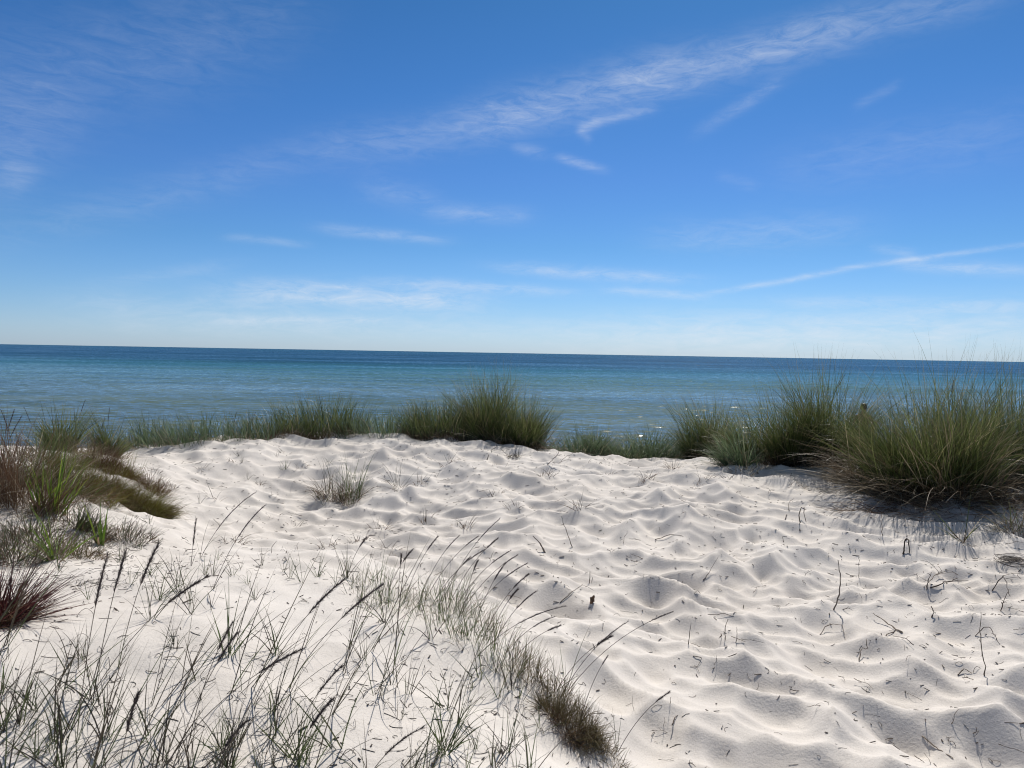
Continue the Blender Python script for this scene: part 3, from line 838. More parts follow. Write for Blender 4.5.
tussock(52, 512, 'bright green broad bladed tuft in the brown clump on the left', GF, .10, .08, .36, 44, 'fresh', dry=.4, name='grass_tuft', lean=(.12, 0), width=.010, tilt=(4, 32), curve=(8, 45), dead='deadbrown')
tussock(100, 545, 'yellow green tuft with two broad upright blades below the brown cushion', GF, .02, .02, .24, 7, 'fresh', dry=1, name='grass_tuft', lean=(-.04, 0), width=.011, tilt=(1, 12), curve=(2, 18), dead='deadbrown')
tussock(55, 560, 'green tuft with long blades spreading left beside the dark red clump', GF, .03, .03, .28, 22, 'fresh', dry=.8, name='grass_tuft', lean=(-.12, 0), width=.007, tilt=(8, 50), dead='dry')
tussock(-2, 624, 'dark red spiky clump of radiating blades at the left edge', 'grass clump', .08, .08, .25, 420, 'redspike', dry=.5, dryh=.85, name='dark_red_grass_clump', lean=(.22, .05), width=.0040, tilt=(10, 80), curve=(0, 22), stray=0, dead='deadbrown', dome=.1, bunch=False)

for (px, py, rx, h, n, mt, lb) in [(8, 478, .35, .34, 420, 'marram', 'olive green clump behind the tall reddish dead clump'), (45, 462, .32, .30, 380, 'marram', 'brownish green clump on the far side of the left hummock'),
        (30, 540, .22, .17, 260, 'sprig', 'low grey green clump below the tall reddish dead clump'), (82, 528, .20, .16, 300, 'sprig', 'low mixed clump between the bright green tuft and the yellow green one'),
        (128, 538, .18, .12, 180, 'sprig', 'low thin clump under the right end of the olive cushion'), (75, 556, .16, .14, 150, 'moss', 'low withered clump beside the long bladed green tuft'),
        (8, 560, .16, .2, 140, 'sprig', 'grey green clump above the dark red one at the edge'), (118, 474, .26, .22, 500, 'cushion', 'ragged olive clump on top of the left hummock'), (92, 466, .28, .26, 420, 'deadbrown', 'rusty clump on the back edge of the left hummock'), (62, 494, .22, .26, 260, 'marram', 'dark green clump beside the bright green broad bladed tuft'), (150, 490, .16, .16, 260, 'deadbrown', 'ragged brown clump above the right end of the olive cushion')]:
    tussock(px, py, lb, 'grass clump', rx, rx * .7, h, n, mt, group='ragged clumps on the left hummock', dry=.7, dryh=.9, name='grass_clump', lean=(.12, 0), width=.0035, dead='deadbrown', tilt=(5, 65), curve=(5, 70), stray=.06, dome=.1)

# ---- grass running along the bank, one tuft after the other
BANK = [(372, 592, .15, 70, 'sprig'), (392, 600, .16, 90, 'sprig'), (412, 604, .15, 80, 'moss'), (432, 612, .17, 100, 'sprig'), (455, 622, .17, 110, 'sprig'), (476, 634, .17, 120, 'moss'), (497, 648, .16, 120, 'sprig'),
        (516, 662, .15, 130, 'moss'), (532, 676, .14, 140, 'moss'), (548, 690, .13, 150, 'moss'), (562, 704, .12, 170, 'moss'), (578, 720, .12, 180, 'moss'), (592, 738, .11, 190, 'moss'), (606, 754, .10, 190, 'moss')]
for i, (px, py, h, n, mt) in enumerate(BANK):
    where = ['first', 'second', 'third', 'fourth', 'fifth', 'sixth', 'seventh', 'eighth', 'ninth', 'tenth', 'eleventh', 'twelfth', 'thirteenth', 'last'][i]
    col = 'short green tuft' if mt == 'sprig' else 'short brown green tuft'
    jx = [16, -12, 4, 22, -10, 14, -8, 10, -6, 6, -3, 2, 0, 0][i]; n = int(n * [.8, 1.3, .5, 1.2, 1, .5, 1.2, .6, 1.3, .8, 1, 1, .8, .9][i]); h = h * [1, .8, .7, 1.15, .9, .75, 1.1, .7, 1, .8, .9, .7, .8, .7][i]
    up = mt == 'sprig'
    tussock(px + jx, py - jx * .3, f'{col}, {where} from the far end of the grassy bank edge', GF, .20 if up else .09, .13 if up else .055, h * 1.05, int(n * (.8 if up else .6)), 'sprig_green' if up else mt, group='tufts along the grassy bank edge', dry=.5, name='bank_grass_tuft', lean=(.10, 0), width=.0022 if up else .0019, tilt=(2, 40), curve=(3, 40), rot=-.8, dead='deadbrown' if mt == 'moss' else 'dry', stray=.08, seg=4)
tussock(566, 728, 'thick matted brown clump where the grassy bank edge ends', 'grass clump', .17, .075, .11, 950, 'moss', dry=.8, name='matted_grass_clump', lean=(.2, -.1), width=.0018, tilt=(10, 80), curve=(10, 70), rot=-.7, dead='deadbrown', stray=0, seg=4)

# ------------------------------------------------------------------ long stalks with seed heads in front, each placed on its own
GS = 'flowering stalks on the near left sand'
# base px,py  tip px,py  head px length, head radius m, description
STALKS = [
 (88, 700, 206, 577, 46, .0050, 'long stalk arching right with a thick dark head above the bare sand'),
 (118, 668, 158, 545, 44, .0052, 'stalk with a thick blurred head leaning right beside the small blue green tuft'),
 (76, 745, 107, 556, 52, .0045, 'upright stalk with a long dark head right of the red clump'),
 (92, 706, 126, 552, 40, .0045, 'slim stalk whose head crosses the thick blurred one'),
 (116, 792, 138, 694, 42, .0050, 'short stalk with a fat upright dark head at the lower left'),
 (186, 752, 231, 625, 30, .0036, 'stalk with a small feathery head left of its taller twin'),
 (166, 790, 237, 633, 36, .0038, 'long leaning stalk ending beside the small feathery head'),
 (205, 790, 246, 722, 40, .0046, 'short stalk with a broad drooping head near the bottom edge'),
 (150, 785, 300, 650, 48, .0042, 'very long stalk leaning far right with a slender head'),
 (252, 705, 343, 580, 46, .0050, 'curved stalk with a thick brown head over the middle of the near sand'),
 (272, 716, 381, 586, 50, .0050, 'straight stalk with a long brown head right of the curved one'),
 (283, 760, 341, 667, 36, .0038, 'slim stalk with a dark head below the curved one'),
 (286, 775, 332, 700, 34, .0050, 'thick short stalk with a heavy bent head near the bottom middle'),
 (368, 775, 422, 728, 44, .0038, 'low dark stalk leaning right at the bottom middle'),
 (191, 566, 196, 520, 26, .0046, 'single upright dark stalk behind the bare near sand'),
 (200, 558, 256, 492, 58, .0042, 'stalk bowing right over the slope below the crest'),
 (212, 590, 264, 506, 44, .0036, 'thin stalk just right of the bowing one'),
 (617, 752, 668, 693, 16, .0032, 'thin pale stalk with a small dark head right of the matted clump'),
 (578, 726, 607, 657, 10, .0022, 'fine upright stalk rising from the end of the bank'),
 (558, 700, 627, 622, 40, .0028, 'bowed stalk with a long thin head over the trodden sand'),
 (566, 692, 672, 612, 22, .0028, 'long fine stalk with a drooping feathery tip over the trodden sand'),
 (556, 690, 610, 637, 16, .0045, 'stalk with a loose ragged head beside the bowed stalks'),
 (478, 655, 565, 606, 50, .0034, 'dark stalk lying low to the right off the bank'),
 (776, 428, 777, 380, 7, .0060, 'lone tall stalk with a dark head standing before the sea'),
]
# the arching group over the bank
for (b, t, hl) in [((425, 600), (478, 534), 22), ((432, 604), (482, 546), 18), ((440, 606), (494, 526), 24), ((446, 610), (500, 545), 16), ((452, 612), (513, 551), 22), ((458, 618), (516, 562), 26),
                   ((468, 620), (524, 566), 30), ((474, 628), (505, 568), 16), ((484, 634), (530, 575), 20), ((420, 598), (456, 540), 14), ((438, 606), (470, 556), 14), ((495, 640), (541, 590), 24), ((404, 600), (433, 541), 14), ((388, 592), (411, 552), 12),
                   ((462, 614), (478, 560), 20), ((506, 652), (552, 612), 20), ((512, 660), (560, 625), 20), ((489, 640), (520, 596), 18), ((398, 598), (405, 560), 10), ((347, 575), (370, 540), 12)]:
    STALKS.append((*b, t[0] + random.uniform(-5, 5), t[1] + random.uniform(-7, 5), hl * random.uniform(.6, 1.3), random.uniform(.0026, .0042), None))
arch_word = ['lowest on the left', 'tallest', 'shortest']


def place_stalk(bx, by, tx, ty, hlpx, hr, lab, group):
    c = on_ground(bx, by)
    if c is None: return
    Y = c[1]
    sc = F / Y
    tip = at_depth(tx, ty, Y + random.uniform(-.06, .10) * Y * .3)
    L0 = np.linalg.norm(tip - c)
    mid = (c + tip) / 2 + np.array([-.10 * (tip[0] - c[0]), 0, .13 * L0 * (1 if tx > bx + 10 else .3)])
    root = link('flowering_grass_stalk', None, loc=tuple(c))
    path = bez(np.array([0, 0, -.01]), mid - c, tip - c, 18)
    add_stalk(root, path, hlpx / sc * 1.05, hr * 1.2, .0013 if Y < 5 else .0016, rnd=.1 + .5 * random.random())
    # a couple of leaves from the foot of the stalk
    g = np.random.default_rng(ns())
    k = 3
    Pn = np.zeros((k, 3)); Pn[:, 2] = -.01
    link('leaf', leaves_mesh('leaf', [leaf_geo(Pn, g.normal(.3, 1.2, k), L0 * (.35 + .3 * g.random(k)), np.radians(10 + 35 * g.random(k)), np.radians(10 + 50 * g.random(k)), np.full(k, .0026), 6, ns())]), M['sprig'], root)
    tag(root, lab, 'grass stalk', group)
    return root


arch = []
for s_ in STALKS:
    if s_[6] is None:
        arch.append(s_)
    else:
        place_stalk(*s_, GS)
arch.sort(key=lambda q: q[2])
ORD = ['first', 'second', 'third', 'fourth', 'fifth', 'sixth', 'seventh', 'eighth', 'ninth', 'tenth', 'eleventh', 'twelfth', 'thirteenth', 'fourteenth', 'fifteenth', 'sixteenth', 'seventeenth', 'eighteenth', 'nineteenth', 'twentieth']
for i, s_ in enumerate(arch):
    q = list(s_); q[6] = f'dark nodding stalk over the grassy bank edge, tip {ORD[i]} from the left'
    place_stalk(*q, 'nodding stalks over the grassy bank edge')

# ------------------------------------------------------------------ landmark labels
MARKS = [('the olive brown cushion', 150, 505), ('the dark red spiky clump', 30, 605), ('the dry yellow green tuft', 352, 490), ('the big middle tussock', 497, 430), ('the matted brown clump', 575, 738),
         ('the nodding stalks', 480, 570), ('the curved upright twig', 838, 588), ('the green sprout', 962, 535), ('the largest tussock', 930, 480), ('the forked stick', 890, 630),
         ('the tall thin stick', 982, 650), ('the long stick by the bottom edge', 937, 750), ('the arched twig', 830, 636), ('the lying twig pile', 938, 587), ('the low brownish green tussock', 705, 460),
         ('the brown withered leaf', 593, 601), ('the slanted thin twig', 567, 532), ('the thick short stalk', 310, 730), ('the short fat headed stalk', 132, 730), ('the bowing stalk', 235, 515),
         ('the lower right corner', 1020, 765), ('the lower left corner', 5, 765), ('the bottom middle edge', 512, 766), ('the yellow green tuft', 98, 530), ('the curved brown headed stalk', 310, 620),
         ('the pair of upright twigs', 707, 632), ('the straw coloured tuft', 1008, 520), ('the sparse bent stalk tuft', 398, 480)]
MARKS = [m_ for m_ in MARKS]


def where_label(px, py):
    best = min(MARKS, key=lambda m_: math.hypot(px - m_[1], (py - m_[2]) * 1.4))
    dx, dy = px - best[1], py - best[2]
    if best[0].startswith('the lower') or best[0].startswith('the bottom'):
        return best[0], 'near'
    if abs(dx) > abs(dy) * 2.2: d = 'right of' if dx > 0 else 'left of'
    elif abs(dy) > abs(dx) * 2.2: d = 'below' if dy > 0 else 'above'
    else: d = ('lower right of' if dx > 0 else 'lower left of') if dy > 0 else ('upper right of' if dx > 0 else 'upper left of')
    return best[0], d


def label_all(items, extra):
    """items: (object, kind words, px, py). Ranks look-alikes that share a landmark by how near they are to it"""
    by = {}
    for it in items:
        mk, d = where_label(it[2], it[3])
        by.setdefault((it[1], mk, d), []).append(it)
    for (kw, mk, d), L_ in by.items():
        m_ = next(q for q in MARKS if q[0] == mk)
        L_.sort(key=lambda q: math.hypot(q[2] - m_[1], q[3] - m_[2]))
        for k, it in enumerate(L_):
            rank = '' if len(L_) == 1 else (', nearest to it' if k == 0 else (', farthest from it' if k == len(L_) - 1 else f', {ORD[k]} nearest to it'))
            it[0]['label'] = f'{kw} {d} {mk}{rank}'


label_all(DT, '')

# ------------------------------------------------------------------ sprigs scattered on the near left sand
def sprig_proto(k):
    g = np.random.default_rng(500 + k)
    n = [4, 6, 8, 11, 5, 14, 7, 9][k % 8]
    P = np.zeros((n, 3)); P[:, 0] = g.normal(0, .007, n); P[:, 1] = g.normal(0, .007, n); P[:, 2] = -.012
    az = g.random(n) * 6.28; az = np.arctan2(np.sin(az) * .8, np.cos(az) + .25)
    til = np.radians(3 + 42 * g.random(n) ** 1.2); cu = np.radians(4 + 55 * g.random(n) ** 2)
    Lh = .09 + .11 * g.random(n)
    geo = leaf_geo(P, az, Lh, til, cu, np.full(n, .0031), 6, 900 + k)
    return leaves_mesh('grass_sprig', [geo])


protos = [link('grass_sprig', sprig_proto(k), M['sprig_green' if k % 4 == 1 else 'sprig']) for k in range(12)]
for k in range(4):
    g = np.random.default_rng(560 + k); n = 3 + k % 3
    Pz = np.zeros((n, 3)); Pz[:, :2] = g.normal(0, .01, (n, 2)); Pz[:, 2] = -.012
    protos.append(link('grass_sprig', leaves_mesh('grass_sprig', [leaf_geo(Pz, g.normal(.35, .45, n), g.uniform(.22, .42, n), np.radians(g.uniform(12, 48, n)), np.radians(g.uniform(4, 30, n)), np.full(n, .0034), 9, 960 + k)]), M['sprig']))
used = [False] * 16
SPR = []
for (px, py, s_) in [(392, 686, 1.1), (407, 694, .9), (275, 655, 1.2), (272, 712, 1.2), (338, 748, 1.6), (195, 680, 1.3), (448, 710, 1.2), (500, 700, 1.1), (365, 660, .9), (395, 635, .9), (470, 690, 1), (430, 640, 1), (20, 725, 1.2), (2, 730, 1.2),
                    (290, 578, .9), (302, 583, 1), (318, 577, .8), (335, 585, .9), (352, 586, .9), (283, 572, .7), (160, 600, 1), (210, 610, 1), (255, 600, .8), (240, 570, .8), (150, 620, 1.1), (88, 600, .9),
                    (155, 768, 1.5), (192, 772, 1.4), (60, 770, 1.3), (230, 768, 1.2), (300, 768, 1.2), (105, 740, 1.3), (95, 700, 1.2), (70, 670, 1.2), (478, 680, 1.2), (520, 700, 1), (510, 690, 1.1), (495, 672, 1), (540, 730, .9),
                    (232, 576, .9), (248, 585, .8), (178, 590, .9), (205, 575, .8), (262, 566, .7), (218, 560, .7), (172, 570, .8), (150, 575, .8), (130, 585, .9), (120, 560, .8), (140, 550, .8), (80, 560, .9), (20, 560, 1), (40, 548, 1)]:
    SPR.append((px, py, s_))
g = np.random.default_rng(12)
for i in range(700):
    if len(SPR) >= 128: break
    px, py = g.uniform(-10, 560), g.uniform(545, 790)
    edge = np.interp(px, [0, 170, 330, 420, 480, 560, 620], [535, 545, 560, 610, 640, 700, 760])
    if py < edge + 6: continue
    if float(fbm(np.array([px * .013]), np.array([py * .018]), 61, 2)[0]) < -.02 and py < 735: continue
    if px < 150 and py < 620 and g.random() < .3: pass
    elif g.random() > (.9 if px < 260 else .75): continue
    SPR.append((px, py, .5 + .9 * g.random() ** 1.6))
for (x0, y0, x1, y1, k) in [(0, 500, 150, 565, 34), (150, 455, 330, 520, 12)]:
    for i in range(k):
        SPR.append((g.uniform(x0, x1), g.uniform(y0, y1), g.uniform(.6, 1.0)))
for i in range(40):
    SPR.append((g.uniform(-40, 430), g.uniform(640, 815), -g.uniform(.7, 1.2)))
items = []
for i, (px, py, s_) in enumerate(SPR):
    c = on_ground(px, py)
    if c is None: continue
    lng = s_ < 0; s_ = abs(s_)
    k = int(g.integers(12, 16)) if lng else int(g.integers(0, 12))
    if not used[k]: o = protos[k]; used[k] = True
    else:
        o = protos[k].copy(); COL.objects.link(o)
    o.location = c; o.rotation_euler = (g.normal(0, .08), g.normal(0, .08), g.normal(0, .5) if lng else g.uniform(0, 6.28)); o.scale = (s_, s_, s_ * g.uniform(.8, 1.3))
    tag(o, None, 'grass sprig', 'thin grass sprigs on the left sand')
    kw = 'long bladed sprig' if lng else 'tiny thin sprig' if s_ < .8 else ('tall thin sprig' if s_ > 1.05 else 'small grass sprig')
    items.append((o, kw, px, py))
for k in range(16):
    if not used[k]: bpy.data.objects.remove(protos[k])
label_all(items, '')


# ------------------------------------------------------------------ twigs
def twig_geo(pts, r, seed, side=0):
    g = np.random.default_rng(seed)
    pts = np.asarray(pts, float)
    d = np.concatenate([[0], np.cumsum(np.linalg.norm(np.diff(pts, axis=0), axis=1))])
    tt = np.linspace(0, d[-1], 12)
    P = np.stack([np.interp(tt, d, pts[:, k]) for k in range(3)], -1)
    P[1:-1] += g.normal(0, d[-1] * .008, (10, 3))
    r = r * .8
    tubes = [tube_geo(P, np.linspace(r, r * .45, 12) * (1 + .15 * g.normal(size=12)), 6, g.random())]
    for i in range(side):
        k = int(g.integers(4, 10)); a = g.random() * 6.28
        e = P[k] + np.array([math.cos(a), math.sin(a), .3]) * d[-1] * g.uniform(.12, .3)
        tubes.append(tube_geo(bez(P[k], (P[k] + e) / 2 + [0, 0, .01], e, 5), np.linspace(r * .5, r * .25, 5), 5, g.random()))
    return tubes


def px_twig(pxs, label, r=.0035, lift=None, name='twig', cat='twig', side=0, upright=False):
    """a twig through the given places; lying on the sand, or standing at the depth of its foot"""
    if upright:
        c = on_ground(*pxs[0]); pts = [c] + [at_depth(x, y, c[1] + .02 * k) for k, (x, y) in enumerate(pxs[1:], 1)]
    else:
        pts = [on_ground(*q) for q in pxs]
        c = pts[0]
        for k, p in enumerate(pts): p[2] += (lift[k] if lift else 0) + r * .6
    c = np.array(pts[0]).copy()
    L_ = [np.asarray(p) - c for p in pts]
    if upright: L_[0] = L_[0] - np.array([0, 0, .015])
    o = link(name, tubes_mesh(name, twig_geo(L_, r, ns(), side)), M['twig'], loc=tuple(c))
    tag(o, label, cat, 'loose twigs on the trodden sand')
    return o


px_twig([(833, 610), (839, 596), (841, 575), (838, 560)], 'curved dark twig standing upright in the trodden sand', .006, upright=True)
px_twig([(985, 676), (982, 650), (980, 630), (981, 612)], 'tall thin stick standing upright near the right edge', .0035, upright=True)
px_twig([(902, 634), (888, 626), (873, 617)], 'forked stick lying on the trodden sand right of the curved twig', .006, [0, .01, .02])
px_twig([(876, 641), (888, 636), (896, 631)], 'short straight stick touching the forked stick from below', .005)
px_twig([(820, 635), (826, 630), (842, 629), (845, 641)], 'thin twig arched over the sand below the curved upright twig', .0035, [0, .02, .03, 0])
px_twig([(922, 739), (938, 750), (953, 761)], 'long stick lying slantwise by the bottom edge on the right', .0038, [0, 0, 0])
px_twig([(859, 662), (862, 653), (867, 655), (866, 646)], 'crooked dark twig below the arched twig', .004, [0, .02, .02, .03])
px_twig([(882, 536), (882, 520), (881, 509)], 'short wavy twig upright in the sand under the largest tussock', .004, upright=True)
px_twig([(859, 578), (859, 566), (859, 556)], 'small thin upright twig right of the curved dark twig', .0028, upright=True)
px_twig([(573, 548), (567, 532), (561, 516)], 'slanted thin twig standing in the sand right of the nodding stalks', .0045, upright=True)
px_twig([(546, 553), (540, 543), (533, 536)], 'thick short dark stick pointing up left near the nodding stalks', .008, upright=True)
px_twig([(589, 584), (590, 577), (590, 571)], 'small dark peg of a twig above the brown withered leaf', .005, upright=True)
px_twig([(725, 641), (725, 628), (728, 619)], 'right one of the pair of short upright twigs', .0035, upright=True)
px_twig([(688, 645), (690, 632), (691, 623)], 'left one of the pair of short upright twigs', .0028, upright=True)
px_twig([(785, 520), (790, 506), (794, 505)], 'bent thin twig left of the largest tussock', .004, [0, .04, .05])
px_twig([(800, 532), (799, 520), (802, 514), (806, 525)], 'kinked twig loop on the sand left of the largest tussock', .006, [0, .05, .06, .02])
px_twig([(924, 588), (935, 580), (950, 576), (958, 580)], 'dark twig on top of the lying twig pile', .005, [0, .03, .04, .02], side=3)
px_twig([(930, 590), (942, 588), (958, 583)], 'thicker twig at the front of the lying twig pile', .005, [0, .02, .03], side=2)
px_twig([(926, 592), (928, 580), (932, 572)], 'upright twig at the left of the lying twig pile', .005, upright=True, side=1)
px_twig([(992, 592), (1003, 584), (1010, 600)], 'crooked twig with side shoots left of the right edge', .004, [0, .05, .02], side=3)
px_twig([(1000, 612), (1004, 600), (1008, 592)], 'branched twig standing at the right edge', .004, upright=True, side=3)
px_twig([(975, 638), (984, 634), (990, 634), (1000, 645)], 'low bowed twig beside the tall thin stick', .0035, [0, .03, .03, 0])
px_twig([(958, 676), (964, 672), (972, 675)], 'dark short stick left of the foot of the tall thin stick', .004, [0, .01, 0])
px_twig([(930, 620), (934, 612), (931, 606)], 'hooked dark twig between the forked stick and the tall thin stick', .006, upright=True)
px_twig([(903, 555), (905, 545), (908, 547), (909, 555)], 'small dark looped stump under the largest tussock', .008, [0, .05, .05, 0])
px_twig([(693, 658), (702, 660), (697, 668), (690, 668)], 'angular thin twig in the hollow right of the grassy bank', .002, [0, .01, 0, 0])
px_twig([(560, 603), (572, 594), (583, 588)], 'thin twig slanting over the sand left of the brown withered leaf', .003, [0, .01, .02])
px_twig([(700, 616), (725, 616), (748, 622)], 'long thin twig lying across the sand above the pair of upright twigs', .0025, [0, .01, 0])
px_twig([(703, 582), (710, 575), (718, 566)], 'pale thin twig rising right of the middle of the trodden sand', .003, [0, .02, .06])
px_twig([(487, 460), (497, 450), (508, 457)], 'thin bent twig on the sand below the big middle tussock', .005, [0, .08, 0])
px_twig([(546, 466), (556, 456), (562, 448)], 'leaning twig below the right side of the big middle tussock', .005, upright=True, side=2)
px_twig([(552, 470), (565, 463), (578, 456)], 'long low twig right of the leaning twig below the middle tussock', .004, [0, .05, .08], side=1)
px_twig([(655, 540), (672, 536), (690, 540)], 'half buried twig above the middle of the trodden sand', .004, [0, .01, 0])

# the brown withered leaf, curled on the sand
c = on_ground(593, 604)
u = np.linspace(-1, 1, 9); v = np.linspace(-1, 1, 7)
U, Vv = np.meshgrid(u, v)
X = U * .015 * (1 - .6 * Vv ** 2) + Vv * .01; Z = .018 + Vv * .022 + .006 * np.sin(U * 5 + Vv * 3); Y = .012 * U * U + Vv * .012 + .006 * np.sin(Vv * 6)
top = np.stack([X, Y, Z], -1).reshape(-1, 3); bot = top + [0, .0015, 0]
fg = grid_faces(7, 9); nV = len(top)
lf = link('withered_leaf', make_mesh('withered_leaf', np.concatenate([top, bot]), [fg, fg[:, ::-1] + nV], {'rnd': np.tile(.35 + .3 * np.random.default_rng(2).random(nV), 2), 'along': np.full(2 * nV, .5)}), M['deadbrown'], loc=tuple(c), rotz=.3)
tag(lf, 'brown withered leaf curled upright in a hollow right of the nodding stalks', 'leaf')

# ball of dried grass by the right edge
c = on_ground(1010, 566)
g = np.random.default_rng(77)
tb = []
for i in range(46):
    a0 = g.random() * 6.28; rr_ = g.uniform(.03, .085); n_ = 12
    a = a0 + np.linspace(0, g.uniform(1.5, 4.5), n_)
    inc = g.uniform(-.35, .35)
    P = np.stack([np.cos(a) * rr_ * 1.3, np.sin(a) * rr_, .025 + .03 * g.random() + np.sin(a + a0) * inc * rr_], -1)
    tb.append(tube_geo(P, .0011, 4, g.random()))
bl = link('dried_grass_ball', tubes_mesh('dried_grass_ball', tb), M['darkdead'], loc=tuple(c))
tag(bl, 'curled ball of dried grass lying at the right edge of the sand', 'dried grass')

# small twigs: eight kinds copied about
tprot = []
for k in range(10):
    g = np.random.default_rng(60 + k)
    n = int(g.integers(3, 5)); L0 = g.uniform(.05, .12)
    pts = [np.array([-L0 / 2, 0, .002])]
    a = 0
    for j in range(n - 1):
        a += g.normal(0, .42)
        pts.append(pts[-1] + np.array([math.cos(a), math.sin(a), g.uniform(-.02, .28) if j < n - 2 else -.12]) * L0 / (n - 1))
    for p in pts: p[2] = max(p[2], .001)
    tprot.append(link('twig', tubes_mesh('twig', twig_geo(pts, g.uniform(.0013, .0026), 70 + k, int(k % 3 == 0) + int(k % 4 == 0))), M['twig']))
tused = [False] * 10
g = np.random.default_rng(31)
items = []; cnt = 0
while cnt < 185:
    px = g.uniform(150, 1024); py = 455 + 315 * g.random() ** 1.25
    edge = np.interp(px, [150, 330, 420, 480, 560, 630, 640], [560, 565, 600, 630, 700, 768, 900])
    if px < 640 and py > edge - 5: continue
    if px > 820 and py < 505: continue
    if g.random() > .35 + .65 * (.5 + .5 * math.sin(px * .021 + 1) * math.cos(py * .035)): continue
    c = on_ground(px, py)
    if c is None: continue
    k = int(g.integers(0, 10))
    if not tused[k]: o = tprot[k]; tused[k] = True
    else: o = tprot[k].copy(); COL.objects.link(o)
    s_ = g.uniform(.45, 1.25) * (1 if py > 560 else 1.25)
    o.location = c; up = g.random() < .14
    o.rotation_euler = ((0, -1.2, g.uniform(0, 6.28)) if up else (g.normal(0, .15), g.normal(0, .15), g.uniform(0, 6.28)))
    if up: o.location.z += .015
    o.scale = (s_,) * 3
    tag(o, None, 'twig', 'loose twigs on the trodden sand')
    items.append((o, 'small upright twig' if up else ('tiny lying twig' if s_ < .8 else 'short lying twig'), px, py)); cnt += 1
label_all(items, '')

# crumbs of plant litter nobody could count
g = np.random.default_rng(5)
Vs, Q = [], []
n = 5200; k = 0
while k < n:
    x = g.uniform(-4.5, 6.5); y = 1.8 + 8.2 * g.random() ** .9
    d = .5 + .5 * float(fbm(np.array([x * .9]), np.array([y * .9]), 90, 3)[0]) * 1.6
    if g.random() > d: continue
    L0 = g.uniform(.005, .036) if g.random() < .9 else g.uniform(.03, .055); wd = g.uniform(.0012, .0034); a = g.uniform(0, 6.28); el_ = g.normal(0, .2)
    d1 = np.array([math.cos(a), math.sin(a), el_]) * L0 / 2; d2 = np.array([-math.sin(a), math.cos(a), 0]) * wd; d3 = np.array([0, 0, wd])
    c = np.array([x, y, ground(x, y) + wd * .8])
    b = len(Vs) * 6
    Vs.append(np.array([c - d1 - d2, c - d1 + d2, c - d1 + d3, c + d1 - d2, c + d1 + d2, c + d1 + d3]))
    Q.append(np.array([[0, 1, 4, 3], [1, 2, 5, 4], [2, 0, 3, 5]]) + b); k += 1
Rn = np.repeat(g.random(n), 6)
Vs = [np.concatenate(Vs)]; Q = [np.concatenate(Q)]; Rn = [Rn]; o_ = n * 6
for i in range(4200):
    left = i < 1700 or i > 2600
    hum = i > 2600
    if left:
        px = g.uniform(-20, 190 if hum else 620); py = g.uniform(535, 800) if i % 3 and not hum else g.uniform(440, 590)
        edge = np.interp(px, [0, 170, 330, 420, 480, 560, 620], [430, 545, 560, 600, 630, 690, 760])
        if py < edge - 10: continue
    else:
        px = g.uniform(120, 1040); py = 450 + 320 * g.random() ** 1.3
    if g.random() > .55 + .8 * float(fbm(np.array([px * .012]), np.array([py * .02]), 191, 2)[0]): continue
    p = on_ground(px, py)
    if p is None: continue
    Lc = g.uniform(.015, .075) * (1 if left else .8); a = g.uniform(0, 6.28); bend = g.normal(0, 1.3); m_ = 6
    tt = np.linspace(0, 1, m_); an = a + bend * tt
    X = np.cumsum(np.cos(an)) * Lc / m_; Y_ = np.cumsum(np.sin(an)) * Lc / m_
    X -= X.mean(); Y_ -= Y_.mean()
    arch_ = g.uniform(0, .35) * Lc
    Z = ground_v(p[0] + X, p[1] + Y_) + .0012 + np.sin(tt * math.pi) * arch_ * (g.random() < .5)
    v_, q_, t_, r_, a_ = tube_geo(np.stack([p[0] + X, p[1] + Y_, Z], -1), g.uniform(.0005, .0014), 3, g.random())
    Vs.append(v_); Q.append(q_ + o_); Rn.append(r_); o_ += len(v_)
V_ = np.concatenate(Vs)
lit = link('plant_litter', make_mesh('plant_litter', V_, [np.concatenate(Q)], {'rnd': np.concatenate(Rn), 'along': np.full(len(V_), .5)}, smooth=False), M['darkdead'])
tag(lit, 'tiny dry crumbs of plant litter strewn over the sand', 'plant litter', kind='stuff')


